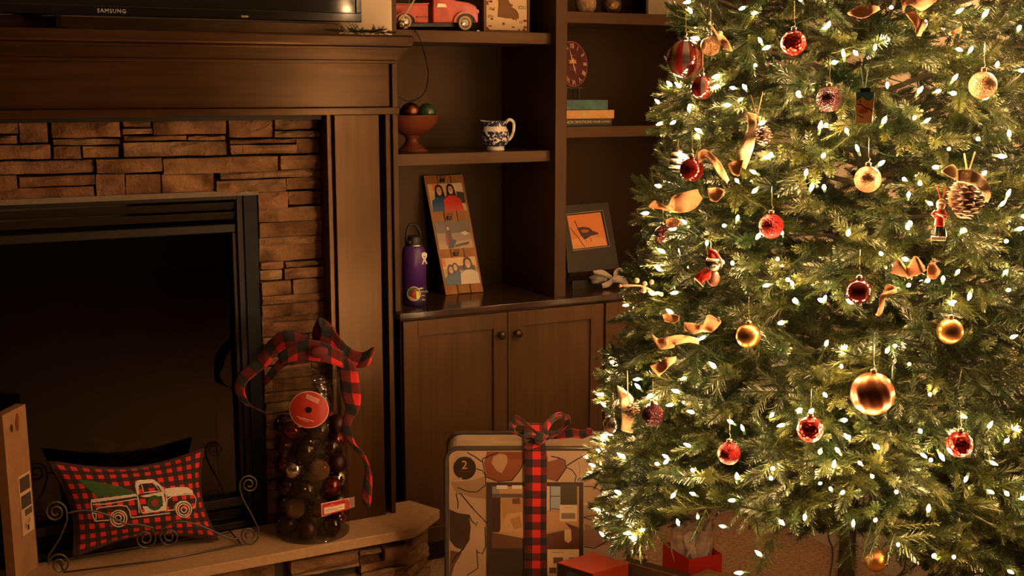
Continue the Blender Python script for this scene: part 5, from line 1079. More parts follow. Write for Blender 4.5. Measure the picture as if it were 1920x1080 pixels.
# (labels by layer are set in the loop above)
# plaid bow of the cylinder
PLD = plaid('buffalo_plaid_large', 1/.080, 1/.080); PLR = plaid('buffalo_plaid', 1/.056, 1/.056); PLDm = plaid('small_plaid', 1/.037, 1/.037, mid=(.05, .004, .004))
bow = thing('plaid_bow', 'red and black plaid fabric bow tied over the plastic cylinder', 'bow', JC+Vector((0, 0, JH+.01)))
def pxstrip(name, A, B, D, parent, m, dd=None, wave=.004, n=6, zmin=None):
    a = [atD(x, y, D+(dd[i][0] if dd else .012*math.sin(i*2.1))) for i, (x, y) in enumerate(A)]; b_ = [atD(x, y, D+(dd[i][1] if dd else .012*math.cos(i*2.1))) for i, (x, y) in enumerate(B)]
    if zmin:
        for q in a+b_: q.z = max(q.z, zmin)
    mb = MB(); strip(mb, a, b_, n, 7, wave=wave); return build(name, mb, m, parent, smooth=True, solid=.0015)
pxstrip('left_tail', [(592, 640), (560, 624), (530, 620), (503, 640), (486, 664), (462, 688), (444, 706), (440, 732), (456, 757), (490, 768)], [(596, 672), (562, 664), (538, 656), (518, 664), (502, 686), (480, 702), (462, 720), (460, 740), (474, 762), (504, 780)], JD-.06, bow, PLD)
pxstrip('left_fold', [(590, 655), (560, 664), (530, 668), (508, 690), (492, 716)], [(592, 676), (566, 682), (540, 684), (518, 704), (500, 722)], JD-.02, bow, PLD)
pxstrip('top_loop', [(585, 650), (586, 620), (596, 598), (606, 597), (624, 612), (634, 632), (642, 650)], [(602, 668), (606, 648), (606, 632), (610, 630), (614, 640), (620, 652), (630, 664)], JD-.05, bow, PLD)
pxstrip('right_loop', [(604, 610), (622, 614), (640, 636), (660, 654), (682, 660), (700, 650), (706, 655)], [(596, 664), (612, 672), (632, 676), (652, 682), (670, 690), (690, 686), (699, 668)], JD-.09, bow, PLD)
pxstrip('band', [(520, 664), (560, 640), (600, 640), (645, 660)], [(524, 684), (560, 676), (600, 678), (645, 690)], JD-.13, bow, PLD, dd=[(0, 0), (-.02, -.02), (-.02, -.02), (0, 0)])
pxstrip('right_tail', [(632, 670), (636, 700), (640, 740), (648, 766), (642, 790), (644, 818), (664, 842), (680, 862), (684, 890), (678, 920), (680, 944)], [(664, 678), (672, 704), (677, 745), (672, 772), (658, 796), (666, 830), (684, 852), (696, 884), (698, 915), (696, 940), (692, 952)], JD-.10, bow, PLD, dd=[(0, 0)]*5+[(.01, .01), (.02, .02), (.03, .04), (.04, .05), (.05, .05), (.05, .05)], wave=.008)
build('knot', MB().sphere(atD(598, 660, JD-.155), .026, 16, 10, (1.3, .7, .8)), flat('plaid_dark', (.10, .006, .006), .85), bow, smooth=True)

# ---------------- plaid cushion with pickup applique ----------------
pc = [atY(138, 1043, 4.165), atY(408, 1012, 4.165), atY(380, 843, 4.235), atY(92, 866, 4.235)]
cu = thing('cushion', 'red and black checked cushion with white pickup truck and green tree design', 'cushion', (pc[0]+pc[1])/2)
ncu = (pc[1]-pc[0]).cross(pc[3]-pc[0]).normalized(); ncu = ncu if ncu.y < 0 else -ncu
def cup(u, v, s=1, o=0):
    p = pc[0].lerp(pc[1], u).lerp(pc[3].lerp(pc[2], u), v); cen = (pc[0]+pc[1]+pc[2]+pc[3])/4
    e = (math.sin(PI*min(1, max(0, u)))*math.sin(PI*min(1, max(0, v))))
    pin = .045*math.sin(PI*u)*(2*v-1)**3; p = p-(pc[3]-pc[0]).normalized()*pin*1.0
    pin2 = .035*math.sin(PI*v)*(2*u-1)**3; p = p-(pc[1]-pc[0]).normalized()*pin2
    return p+ncu*(s*(.006+.062*max(0, e)**.55)+o)
mb = MB(); nx, ny = 40, 24
for s in (1, -1):
    k0 = len(mb.v); vs = []
    for j in range(ny+1):
        for i in range(nx+1): u, v = i/nx, j/ny; q = cup(u, v, s*(1 if s == 1 else .4)); vs.append(q); mb.uv[k0+len(vs)-1] = (u*.49, v*.34)
    fs = [(j*(nx+1)+i, j*(nx+1)+i+1, (j+1)*(nx+1)+i+1, (j+1)*(nx+1)+i) for j in range(ny) for i in range(nx)]
    mb.add(vs, fs if s == 1 else [f[::-1] for f in fs])
build('cover', mb, PLDm, cu, smooth=True)
build('piped_seam', MB().tube([cup(u, 0, .0) for u in [i/20 for i in range(21)]]+[cup(1, v, 0) for v in [i/14 for i in range(1, 15)]]+[cup(1-u, 1, 0) for u in [i/20 for i in range(1, 21)]]+[cup(0, 1-v, 0) for v in [i/14 for i in range(1, 15)]], .0065, 6), flat('seam_dark', (.05, .006, .006), .9), cu, smooth=True)
def toUV(px, py):      # picture position on the cushion front -> u,v by a few Newton steps
    u, v = .5, .5
    for _ in range(12):
        x, y, _d = proj(cup(u, v)); x1, y1, _d = proj(cup(u+.01, v)); x2, y2, _d = proj(cup(u, v+.01))
        a, b_, c_, d_ = (x1-x)/.01, (x2-x)/.01, (y1-y)/.01, (y2-y)/.01; det = a*d_-b_*c_; ex, ey = px-x, py-y
        u += .8*(d_*ex-b_*ey)/det; v += .8*(-c_*ex+a*ey)/det; u = min(1, max(0, u)); v = min(1, max(0, v))
    return u, v
def cz(pts): return [(80+x/4.697, 830+y/4.697) for x, y in pts]
def stroke(paths, r, m, name):
    mb = MB()
    for P in paths:
        UV = [toUV(*q) for q in cz(P)]; pts = []
        for (a, b_), (c_, d_) in zip(UV, UV[1:]):
            for k in range(3): t = k/3; pts.append(cup(a+(c_-a)*t, b_+(d_-b_)*t, 1, .0012))
        pts.append(cup(*UV[-1], 1, .0012)); mb.tube(pts, r, 4)
    return build(name, mb, m, cu)
def fillc(polys, m, name, o=.0015, N=44):
    mb = MB()
    for P in polys:
        UV = [toUV(*q) for q in cz(P)]; u0, u1 = min(a[0] for a in UV), max(a[0] for a in UV); v0, v1 = min(a[1] for a in UV), max(a[1] for a in UV); st = .0055
        nu, nv = max(2, int((u1-u0)/st)), max(2, int((v1-v0)/st/.69))
        for i in range(nu):
            for j in range(nv):
                a, b_ = u0+(u1-u0)*i/nu, v0+(v1-v0)*j/nv; c_, d_ = u0+(u1-u0)*(i+1)/nu, v0+(v1-v0)*(j+1)/nv
                if inpoly((a+c_)/2, (b_+d_)/2, UV): mb.add([cup(a, b_, 1, o), cup(c_, b_, 1, o), cup(c_, d_, 1, o), cup(a, d_, 1, o)], [(0, 1, 2, 3)])
    return build(name, mb, m, cu)
WTH = flat('white_applique', (.62, .54, .46), .8, noise=.2, nscale=300)
fillc([[(310, 322), (400, 330), (480, 345), (560, 360), (680, 385), (760, 415), (820, 440), (820, 455), (480, 480), (420, 420), (350, 370)]], flat('green_applique', (.035, .085, .022), .85, noise=.3, nscale=200), 'tree_applique', .001)
fillc([[(430, 498), (820, 450), (835, 470), (440, 528)], [(815, 350), (840, 330), (975, 322), (1000, 345), (960, 352), (860, 362), (845, 380), (848, 460), (832, 460), (815, 380)], [(960, 352), (1000, 345), (1060, 400), (1085, 460), (1062, 440), (1020, 385)], [(1078, 405), (1180, 392), (1270, 392), (1320, 420), (1325, 450), (1250, 448), (1100, 475), (1085, 455)], [(862, 470), (890, 462), (1060, 430), (1070, 470), (1090, 590), (900, 610), (880, 560), (1060, 560), (1050, 470), (900, 480)]], WTH, 'truck_applique')
circ = lambda cx, cy, r: [(cx+r*math.cos(a), cy+r*math.sin(a)) for a in [i*PI/9 for i in range(19)]]
stroke([circ(668, 668, 72), circ(668, 666, 50), circ(664, 664, 26)], .0024, WTH, 'wheel_embroidery'); stroke([circ(1242, 588, 68), circ(1242, 588, 50), circ(1242, 590, 24)], .0024, WTH, 'wheel_embroidery')
stroke([[(430, 500), (425, 540), (440, 640), (460, 690), (480, 690)], [(440, 545), (560, 540), (835, 492), (850, 620)], [(470, 590), (500, 572), (680, 552), (740, 560), (765, 600), (775, 655)], [(470, 690), (585, 682)], [(780, 660), (950, 640), (1120, 620)], [(835, 470), (870, 615), (900, 618), (1090, 592)], [(870, 370), (890, 440), (1030, 425), (975, 355)], [(1085, 590), (1095, 500), (1140, 470), (1250, 455), (1330, 458), (1350, 500), (1340, 560), (1320, 580)], [(1000, 345), (1060, 400), (1090, 480), (1085, 585)], [(445, 620), (470, 625), (468, 680)], [(1095, 600), (1160, 590), (1175, 545), (1210, 518), (1260, 515), (1300, 545)]], .0020, WTH, 'body_embroidery')
fillc([circ(985, 530, 68)], flat('wreath_green', (.03, .07, .02), .9), 'wreath_applique', .0022); fillc([circ(985, 530, 30)], flat('wreath_red', (.30, .02, .015), .9), 'wreath_bow', .003)

# ---------------- wrought iron sleigh around the cushion ----------------
YS = 4.082
sl = thing('iron_sleigh', 'scrolled wrought iron sleigh basket holding the checked cushion', 'basket', (.8, 4.12, .305))
def spiral(cx, cy, r0, turns, a0, sgn, Y, n=34): return [atY(cx+r0*(1-.78*i/n)*math.cos(a0+sgn*2*PI*turns*i/n), cy+r0*(1-.78*i/n)*math.sin(a0+sgn*2*PI*turns*i/n), Y) for i in range(n+1)]
def rail(dy):
    Y = YS+dy; S = []
    S.append(('end_scroll', spiral(467, 908, 18, 1.9, PI*.9, 1, Y)[::-1]+[atY(449, 915, Y), atY(455, 935, Y), atY(470, 962, Y), atY(484, 990, Y), atY(485, 1003, Y)]+spiral(467, 1003, 18, 1.8, 0, 1, Y)))
    S.append(('swag', cr([atY(449, 1010, Y), atY(430, 1009, Y), atY(400, 996, Y), atY(365, 982, Y), atY(335, 978, Y), atY(312, 986, Y)], 6)+spiral(318, 1006, 20, 1.8, -PI*.6, -1, Y)))
    S.append(('swag', cr([atY(125, 962, Y), atY(160, 957, Y), atY(200, 965, Y), atY(235, 982, Y), atY(262, 984, Y), atY(288, 990, Y)], 6)+spiral(272, 1010, 21, 1.8, -PI*.3, 1, Y)))
    S.append(('end_scroll', spiral(104, 960, 21, 1.9, 0, -1, Y)[::-1]+[atY(126, 975, Y), atY(112, 1010, Y), atY(92, 1040, Y), atY(90, 1055, Y)]+spiral(112, 1058, 21, 1.7, PI, 1, Y)))
    S.append(('runner', [atY(120, 1073, Y), atY(300, 1052, Y), atY(452, 1020, Y)]))
    for nm, P in S:
        for q in P: q.z = max(q.z, .309)
        build(nm, MB().tube(P, .0032, 7), IRON, sl, smooth=True)
rail(0)
Yb = .0
for (x, y) in ((120, 1073), (452, 1020)):
    a = atY(x, y, YS); a.z = max(a.z, .309); build('cross_bar', MB().tube([a, a+Vector((0, .15, 0))], .003, 6), IRON, sl)
a0_ = atY(120, 1073, YS); a1_ = atY(452, 1020, YS)
build('back_runner', MB().tube([Vector((a0_.x, YS+.15, .309)), Vector((a1_.x, YS+.15, .309))], .003, 6), IRON, sl)

# ---------------- tall carton at the left end of the hearth ----------------
cb_ = thing('tall_carton', 'tall thin cardboard carton with picture label at far left of hearth', 'box', (.40, 4.18, .305))
f0 = Vector((.438, 4.236, 0)); f1 = Vector((.355, 4.115, 0)); e = (f1-f0).normalized(); nn = Vector((e.y, -e.x, 0)); nn = nn if nn.x > 0 else -nn; wv = -nn*.034
pts = [f0, f1, f1+wv, f0+wv]; zt = .869
CARD = flat('cardboard', (.28, .14, .06), .75, noise=.12, nscale=25)
mb = MB(); mb.add([Vector((p.x, p.y, .305)) for p in pts]+[Vector((p.x-.008, p.y, zt)) for p in pts], [(3, 2, 1, 0), (4, 5, 6, 7)]+[(i, (i+1) % 4, (i+1) % 4+4, i+4) for i in range(4)]); build('carton', mb, CARD, cb_, bevel=.0015)
mb = MB(); q0 = Vector((f1.x-.006, f1.y, 0))
O = Vector((f1.x+nn.x*.0008, f1.y+nn.y*.0008, .305)); U = f0-f1; V = Vector((-.008, 0, zt-.305))
def lab(u0, v0, u1, v1): return O+U*u0+V*v0, U*(u1-u0), V*(v1-v0)
prints('picture_label', cb_, *lab(.42, .24, .93, .60), [([(.06, .72), (.94, .72), (.94, .96), (.06, .96)], '4a3c34'), ([(.06, .44), (.94, .44), (.94, .66), (.06, .66)], '4a3c34'), ([(.3, .30), (.94, .30), (.94, .41), (.3, .41)], '5a4a3e'), (ell(.3, .15, .12, .05, 8), 'a08468'), (ell(.6, .20, .14, .05, 8), 'a08468'), ([(.42, .05), (.58, .05), (.58, .14), (.42, .14)], '3a2a20')], base='c8a888', rough=.5)
prints('ink_smudges', cb_, *lab(.2, .86, .8, .98), [(ell(.2, .35, .10, .2, 9), '2c160c'), (ell(.6, .4, .13, .35, 9), '6a3618'), (ell(.65, .7, .1, .25, 9), '6a3618')], rough=.8)

# ---------------- bedding package ----------------
PD = 4.05
pk = thing('bedding_package', 'large clear zipped bedding package with printed insert and plaid ribbon on floor', 'package', (2.1, 3.65, 0))
FL = Vector(atD(835, 1000, PD)); FR_ = atD(1182, 1000, PD); ZT = atD(1000, 838, PD).z
L0 = Vector((FL.x, FL.y, 0)); L1 = Vector((FR_.x, FR_.y, 0)); Up = (L1-L0).normalized(); Wp = (L1-L0).length; PT = .19
def rrect(w0, w1, z0, z1, r, n=6):
    P = []
    for cx, cz_, a0 in ((w1-r, z0+r, -PI/2), (w1-r, z1-r, 0), (w0+r, z1-r, PI/2), (w0+r, z0+r, PI)):
        for k in range(n+1): a = a0+PI/2*k/n; P.append((cx+r*math.cos(a), cz_+r*math.sin(a)))
    return P
MP = frame(L0, Up, hd)
body = MB(); out = rrect(.004, Wp-.004, .004, ZT-.004, .045); secs = [(.0, .012), (.010, .002), (.05, 0), (PT-.03, 0), (PT-.01, .004), (PT, .02)]
nn_ = len(out); vs = []
for y, ins in secs:
    for x, z in out: cx, cz_ = Wp/2, ZT/2; f = 1-ins/.3; vs.append(MP @ Vector((cx+(x-cx)*f, y, cz_+(z-cz_)*f)))
fs = [(j*nn_+i, j*nn_+(i+1) % nn_, (j+1)*nn_+(i+1) % nn_, (j+1)*nn_+i) for j in range(len(secs)-1) for i in range(nn_)]+[tuple(range(nn_))[::-1], tuple((len(secs)-1)*nn_+i for i in range(nn_))]
body.add(vs, fs); build('folded_bedding', body, flat('bedding_cream', (.40, .28, .18), .7, noise=.2, nscale=9, bump=.15), pk, smooth=False, bevel=0)
for yy in (-.002, PT): build('piping', MB().tube([MP @ Vector((x, yy, z)) for x, z in out+[out[0]]], .0085, 8), flat('vinyl_piping', (.05, .04, .034), .25), pk, smooth=True)
mb = MB(); mb.add([MP @ Vector((x, -.006, z)) for x, z in out], [tuple(range(nn_))]); build('clear_vinyl_front', mb, clear('vinyl', (.93, .93, .93), .10, .06), pk)
def C8(pts): return [(830+x/4.156, 820+y/4.156) for x, y in pts]
def fp_(P, off): return [atD(x, y, PD+.0-off) for x, y in P]
def pkprint(name, shapes, off=.0005, rough=.4):
    mb = MB(); ms = []; ix = {}
    for k, (poly, h) in enumerate(shapes):
        if h not in ix: ix[h] = len(ms); ms.append(ink(h, rough))
        for P in (poly if isinstance(poly[0][0], (tuple, list)) else [poly]): mb.add(fp_(P, off+.00008*k), [tuple(range(len(P)))], ix[h])
    return build(name, mb, ms, pk)
BKL = '1a1210'
pkprint('printed_card', [(rrect(842, 1176, 845, 1115, 12), 'c8a888'),
 (C8([(345, 110), (640, 110), (645, 170), (600, 260), (540, 335), (430, 342), (345, 312), (322, 200)]), '8a4c2c'), (C8([(395, 150), (450, 128), (500, 140), (505, 200), (460, 280), (420, 260), (380, 200)]), 'b89070'), (C8([(480, 120), (640, 115), (640, 170), (520, 170)]), '7a3a20'),
 (C8([(810, 150), (880, 150), (960, 185), (962, 240), (890, 345), (800, 322)]), '8a4c30'), (C8([(815, 120), (860, 140), (900, 170), (820, 190)]), 'c8a078'),
 (C8([(52, 560), (120, 590), (205, 602), (218, 700), (210, 800), (160, 880), (95, 855), (55, 800)]), '3a2a22'), (C8([(60, 350), (120, 345), (240, 330), (335, 300), (338, 480), (230, 470), (100, 430)]), 'a88868'), (C8([(60, 880), (150, 900), (90, 1000), (70, 1080), (52, 1080)]), '6a4a38'),
 (line(C8([(310, 180), (315, 165), (430, 118)]), 2.2), BKL), (line(C8([(640, 175), (600, 260), (540, 335), (430, 345), (340, 310), (322, 240), (310, 180)]), 1.8), BKL), (line(C8([(190, 118), (250, 150), (308, 192)]), 2), BKL), (line(C8([(262, 245), (310, 260), (335, 300), (335, 370), (270, 425), (200, 425), (115, 390)]), 1.8), BKL), (line(C8([(118, 555), (120, 510), (105, 440), (140, 440), (190, 500), (240, 560)]), 2), BKL), (line(C8([(150, 450), (250, 570), (345, 670)]), 1.8), BKL), (line(C8([(205, 602), (225, 650), (265, 685), (270, 660)]), 2), BKL), (line(C8([(330, 700), (335, 850), (310, 905), (270, 895), (265, 875), (275, 1020), (190, 1075)]), 1.8), BKL), (line(C8([(160, 870), (100, 930), (75, 980)]), 3), '2a1c16'),
 (line(C8([(845, 148), (900, 158), (950, 178), (962, 240), (890, 345)]), 2), BKL), (line(C8([(962, 225), (1040, 175), (1122, 130)]), 2.4), BKL), (line(C8([(965, 235), (1010, 255), (1040, 300), (1030, 350)]), 1.8), BKL), (line(C8([(1060, 190), (1070, 250), (1060, 340)]), .6), BKL), (line(C8([(1068, 175), (1075, 130)]), .6), BKL),
 ([(1096, 982), (1125, 992), (1142, 1018), (1120, 1026), (1098, 1024)], 'a08468'), ([(1094, 994), (1120, 990), (1142, 1000), (1140, 1020), (1118, 1026), (1094, 1022)], '9a7c60'), (line([(1094, 970), (1112, 976), (1128, 992)], 1.6), BKL), (line([(1094, 970), (1115, 966), (1140, 962)], 1.4), BKL), (line([(1095, 1025), (1115, 1028), (1138, 1015)], 1.8), BKL), (line([(1095, 912), (1110, 912), (1122, 918)], 1.6), BKL),
 (C8(ell(172, 240, 88, 90, 26)), '2a1a14'), (line(C8([(150, 318), (100, 325), (55, 345)]), 3), 'b8a088')], .001)
build('badge_number', text_mb('2', .042, atD(*C8([(170, 218)])[0], PD-.006), Up, (0, 0, 1), .0002), ink('c89a68'), pk)
mbs = MB()
for yy in (160, 268):
    for P in line(C8([(115, yy), (150, yy-3), (190, yy), (228, yy)]), .8): mbs.add(fp_(P, .006), [(0, 1, 2, 3)])
build('badge_small_print', mbs, ink('6a4a34'), pk)
pkprint('bedroom_picture', [(C8([(343, 350), (1096, 350), (1096, 1080), (343, 1080)]), '3a2c24'), (C8([(385, 382), (1062, 382), (1062, 860), (385, 860)]), 'c09a70'), (C8([(385, 382), (440, 382), (440, 440), (385, 440)]), '8a8a90'), (C8([(420, 374), (505, 374), (505, 402), (420, 402)]), 'e0d8d0'), (C8([(540, 374), (620, 374), (620, 402), (540, 402)]), 'e0d8d0'), (C8([(385, 440), (625, 440), (625, 470), (385, 470)]), '6a5a50'), (C8([(385, 470), (450, 470), (450, 740), (385, 740)]), '3a1e18'), (C8([(448, 480), (620, 478), (625, 600), (470, 640)]), 'b88c5c'), (C8([(540, 480), (600, 470), (605, 520), (545, 520)]), '7a4a34'), (C8([(440, 740), (500, 600), (620, 580), (640, 800), (560, 740)]), 'd0a470'), (C8([(520, 640), (600, 610), (620, 700), (560, 720)]), 'b88858'), (C8([(385, 740), (640, 790), (1062, 700), (1062, 870), (385, 860)]), '6a4230'), (C8([(800, 578), (1062, 600), (1062, 690), (800, 740)]), 'd0a070'),
 (C8([(790, 380), (835, 380), (835, 570), (790, 570)]), 'd8c0a0'), (C8([(840, 382), (915, 382), (915, 560), (840, 560)]), 'a8b4c0'), (line(C8([(838, 380), (838, 575)]), 1.6), '2a2420'), (line(C8([(838, 458), (915, 460)]), 1.4), '2a2420'), (line(C8([(838, 555), (915, 560)]), 1.2), '2a2420'), (C8([(918, 365), (1048, 365), (1048, 525), (918, 525)]), '4a4428'), (C8([(912, 528), (1048, 528), (1048, 655), (912, 655)]), 'e0c8a8'), (C8([(925, 590), (1032, 590), (1032, 635), (925, 635)]), '8a7464'), (line(C8([(945, 548), (1015, 548)]), .7), '8a7464'), (C8([(948, 720), (1000, 715), (1005, 800), (980, 825), (950, 805)]), 'd8b88c'), (C8([(955, 665), (1050, 700), (1040, 740), (1000, 720)]), '5a3a28'),
 (C8([(395, 875), (640, 880), (640, 1080), (395, 1080)]), '2e241e'), (C8([(815, 872), (1062, 872), (1062, 1080), (815, 1080)]), 'd8b890'), (C8([(862, 935), (938, 935), (938, 982), (862, 982)]), '6a5040'), (C8([(830, 1015), (885, 1015), (885, 1060), (830, 1060)]), '6a5040'), (C8([(985, 935), (1040, 935), (1040, 948), (985, 948)]), '8a6a50'), (line(C8([(845, 895), (900, 898), (945, 895)]), 1.4), 'a08870'), (line(C8([(450, 1030), (490, 1008), (530, 1010), (560, 1040)]), 1), '1a120e')], .0045)
# plaid ribbon round the package and its bow
rb = thing('package_ribbon', 'red and black plaid ribbon with bow tied around the bedding package', 'ribbon', atD(1008, 830, PD))
def onp(px, y_, z): x = (atD(px, 900, PD)-L0).dot(Up); return MP @ Vector((x, y_, z))
xa, xb = (983, 1022); prA = [onp(xa, -.014, z) for z in (.006, .2, .4, ZT-.05)]+[onp(xa, -.012, ZT+.008), onp(xa, .05, ZT+.010), onp(xa, PT-.03, ZT+.010), onp(xa, PT+.012, ZT), onp(xa, PT+.012, .3), onp(xa, PT+.012, .006)]
prB = [onp(xb+3, -.014, z) for z in (.006, .2, .4, ZT-.05)]+[onp(xb, -.012, ZT+.008), onp(xb, .05, ZT+.010), onp(xb, PT-.03, ZT+.010), onp(xb, PT+.012, ZT), onp(xb, PT+.012, .3), onp(xb, PT+.012, .006)]
mb = MB(); strip(mb, prA, prB, 5, 5); build('wrap', mb, PLR, rb, smooth=True, solid=.001)
def C9(pts): return [(780+x/3.177, 740+y/3.177) for x, y in pts]
pxstrip('left_loop', C9([(735, 240), (690, 190), (640, 150), (595, 122), (560, 158), (552, 205), (600, 240), (660, 264), (722, 268)]), C9([(745, 258), (715, 232), (668, 198), (618, 178), (598, 186), (590, 212), (622, 236), (680, 256), (730, 258)]), PD-.0, rb, PLR, dd=[(-.03, -.03), (-.05, -.03), (-.06, -.02), (-.05, 0), (-.02, .03), (.03, .05), (.03, .04), (.0, .0), (-.03, -.03)], zmin=ZT+.012)
pxstrip('right_loop', C9([(748, 245), (762, 182), (800, 130), (850, 106), (902, 118), (922, 158), (892, 196), (832, 244), (780, 272)]), C9([(775, 250), (792, 205), (818, 166), (850, 144), (878, 146), (886, 162), (862, 196), (812, 236), (765, 262)]), PD-.0, rb, PLR, dd=[(-.03, -.03), (-.05, -.02), (-.06, .0), (-.05, .02), (-.02, .05), (.03, .06), (.04, .04), (.0, .0), (-.03, -.03)], zmin=ZT+.012)
pxstrip('right_tail', C9([(790, 240), (860, 212), (930, 204), (990, 214), (1035, 198), (1062, 228)]), C9([(795, 268), (865, 262), (940, 256), (990, 262), (1042, 244), (1072, 246)]), PD+.05, rb, PLR, zmin=ZT+.010)
pxstrip('front_tail', C9([(700, 262), (660, 285), (640, 318)]), C9([(775, 275), (740, 305), (655, 335)]), PD-.03, rb, PLR)
pxstrip('knot', C9([(715, 240), (705, 262), (715, 290)]), C9([(770, 235), (775, 262), (760, 288)]), PD-.05, rb, PLR, dd=[(0, 0), (-.02, -.02), (0, 0)], wave=.012)

# ---------------- gifts at the bottom of the tree ----------------
def boxfrom(name, label, cat, P, zt, m, zb=0, bevel=.003, part='box', lid=None):
    t = thing(name, label, cat, (sum(p.x for p in P)/4, sum(p.y for p in P)/4, zb)); mb = MB()
    mb.add([Vector((p.x, p.y, zb)) for p in P]+[Vector((p.x, p.y, zt)) for p in P], [(3, 2, 1, 0), (4, 5, 6, 7)]+[(i, (i+1) % 4, (i+1) % 4+4, i+4) for i in range(4)]); build(part, mb, m, t, bevel=bevel); return t
a, b_, c_ = atZ(1046, 1054, .32), atZ(1112, 1074, .32), atZ(1178, 1055, .32)
REDB = flat('red_gift_card', (.50, .055, .020), .22, noise=.1, nscale=20, coat=.3)
rbx = boxfrom('gift_box', 'glossy red square gift box in front of the bedding package', 'gift box', [a, b_, c_, a+c_-b_], .285, REDB, part='base')
cen = (a+c_)/2; G = lambda p, f: Vector((cen.x+(p.x-cen.x)*f, cen.y+(p.y-cen.y)*f, 0)); mb = MB(); Q = [G(p, 1.02) for p in (a, b_, c_, a+c_-b_)]
mb.add([Vector((p.x, p.y, .262)) for p in Q]+[Vector((p.x, p.y, .32)) for p in Q], [(3, 2, 1, 0), (4, 5, 6, 7)]+[(i, (i+1) % 4, (i+1) % 4+4, i+4) for i in range(4)]); build('lid', mb, REDB, rbx, bevel=.003)
O = Vector((a.x, a.y, .265)); Uv = Vector((b_.x-a.x, b_.y-a.y, 0)); 
prints('dark_side_label', rbx, G(a, 1.021)+Vector((0, 0, .264)), (G(b_, 1.021)-G(a, 1.021)), Vector((0, 0, .052)), [(ell(.45, .45, .2, .3, 10), '30343a')], base='1a100e')
# thin dark carton
p0 = atZ(1166, 1050, .30); p1 = atZ(1295, 1085, .30); dv = (p1-p0); dv.z = 0; nv = Vector((-dv.y, dv.x, 0)).normalized(); nv = nv if nv.y > 0 else -nv
tcn_ = boxfrom('flat_carton', 'thin dark brown carton standing between red box and red bag', 'box', [p0, p1, p1+nv*.045, p0+nv*.045], .296, flat('brown_carton', (.085, .045, .026), .5, noise=.2, nscale=20), bevel=.001, part='sides')
mb = MB().tube([p0+Vector((0, 0, -.003)), p1+Vector((0, 0, -.003))], .0022, 5); build('rim', mb, CARD, tcn_)
# patterned box at the bottom edge
q0, q1, q2 = atZ(1268, 1090, .36), atZ(1325, 1066, .36), atZ(1388, 1082, .36)
pb2 = boxfrom('patterned_box', 'tan printed gift box at the bottom edge below the red bag', 'gift box', [q0, q0+q2-q1, q2, q1], .36, flat('tan_print', (.40, .20, .09), .5, noise=.45, nscale=22), part='box')
prints('leaf_print', pb2, Vector((q1.x, q1.y, .36)), Vector((q0.x-q1.x, q0.y-q1.y, 0)), Vector((q2.x-q1.x, q2.y-q1.y, 0)), [(ell(.3, .4, .12, .2, 9), 'c8a070'), (ell(.6, .25, .15, .1, 9), 'b86a38'), (ell(.5, .7, .1, .16, 9), 'd0a878'), (ell(.82, .55, .1, .12, 9), '9a5a30')])
# red gift bag with tissue
z_ = .335; g0, g1, g2 = atZ(1243, 1018, z_), atZ(1292, 1049, z_), atZ(1354, 1038, z_); g3 = g0+g2-g1
gbg = thing('gift_bag', 'open bright red gift bag stuffed with pale tissue under the tree', 'gift bag', ((g0+g2)/2).to_2d().to_3d())
REDG = flat('bag_red', (.62, .022, .018), .35)
mb = MB(); ps = [g0, g1, g2, g3]; cg = sum(ps, Vector())/4
for i in range(4):
    p, q = ps[i], ps[(i+1) % 4]; inn = lambda v: Vector((cg.x+(v.x-cg.x)*.985, cg.y+(v.y-cg.y)*.985, v.z))
    P = [Vector((p.x, p.y, 0)), Vector((q.x, q.y, 0)), q, p]; mb.add(P+[inn(v) for v in P], [(0, 1, 2, 3), (7, 6, 5, 4), (3, 2, 6, 7)])
mb.add([Vector((p.x, p.y, .002)) for p in ps], [(0, 1, 2, 3)]); build('bag', mb, REDG, gbg)
TIS = flat('tissue', (.68, .54, .42), .6, noise=.35, nscale=30)
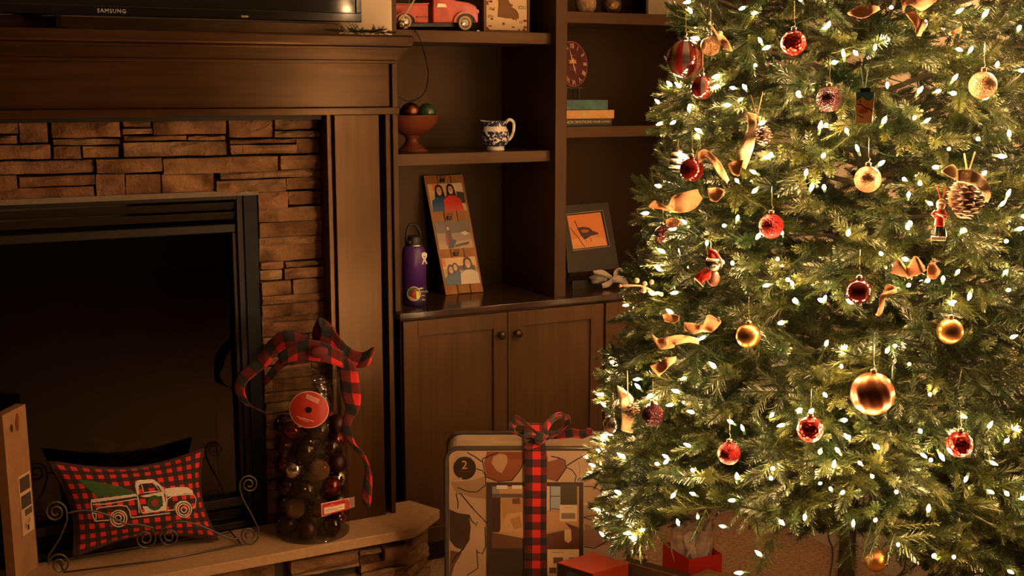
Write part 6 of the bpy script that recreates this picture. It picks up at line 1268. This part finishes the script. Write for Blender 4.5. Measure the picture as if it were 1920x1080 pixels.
for k in range(7):
    mb = MB(); n1, n2 = 11, 9; ang = k*2.4; c0 = cg+Vector((.035*math.cos(ang), .035*math.sin(ang), -.04)); vs = []; tl = R(.12, .18); ax = Vector((math.cos(ang), math.sin(ang), 0)); sd = Vector((-ax.y, ax.x, 0)); ph = R(0, 6)
    for j in range(n2):
        for i in range(n1):
            u = i/(n1-1)-.5; v = j/(n2-1); fl = .02+.07*v; vs.append(c0+sd*u*fl*2.0+ax*(.03*math.sin(u*13+ph)+.05*v*v*(.3+.7*math.cos(u*5+ph)))*1.0+Vector((0, 0, tl*v*(1-.25*abs(math.sin(u*9+ph)))+R(-.006, .006))))
    lim = .075
    for v in vs:
        d = v-cg; d2 = Vector((d.x, d.y)); 
        if d2.length > lim: s_ = lim/d2.length; v.x = cg.x+d.x*s_; v.y = cg.y+d.y*s_
    mb.add(vs, [(j*n1+i, j*n1+i+1, (j+1)*n1+i+1, (j+1)*n1+i) for j in range(n2-1) for i in range(n1-1)]); build('tissue_sheet', mb, TIS, gbg, smooth=False)
# checked fabric roll on the carpet by the cabinet
cr0 = atZ(1150, 1052, .03); cr1 = atZ(1212, 1048, .03); ax = (cr1-cr0).normalized(); mb = MB(); k0 = 0
N_ = 24; M_ = 16
for i in range(N_+1):
    c = cr0.lerp(cr1, i/N_); t_ = ax; u_ = Vector((0, 0, 1)); w__ = t_.cross(u_); rr = .034*(1-.25*abs(2*i/N_-1)**3)
    for j in range(M_+1): a = 2*PI*j/M_; mb.v.append(c+(u_*math.cos(a)*.85+w__*math.sin(a))*rr+Vector((0, 0, .0))); mb.uv[len(mb.v)-1] = (i/N_*.2, j/M_*.2)
for i in range(N_):
    for j in range(M_): mb.f.append([i*(M_+1)+j, i*(M_+1)+j+1, (i+1)*(M_+1)+j+1, (i+1)*(M_+1)+j]); mb.m.append(0)
for c in (0, N_): mb.f.append([c*(M_+1)+j for j in range(M_)]); mb.m.append(0)
o = build('fabric_roll', mb, plaid('cream_check', 1/.034, 1/.034, (.62, .46, .3), (.22, .12, .08), (.03, .018, .016)), None, smooth=True); setp(o, 'cream and black checked fabric roll on the carpet behind the gifts', 'fabric roll')
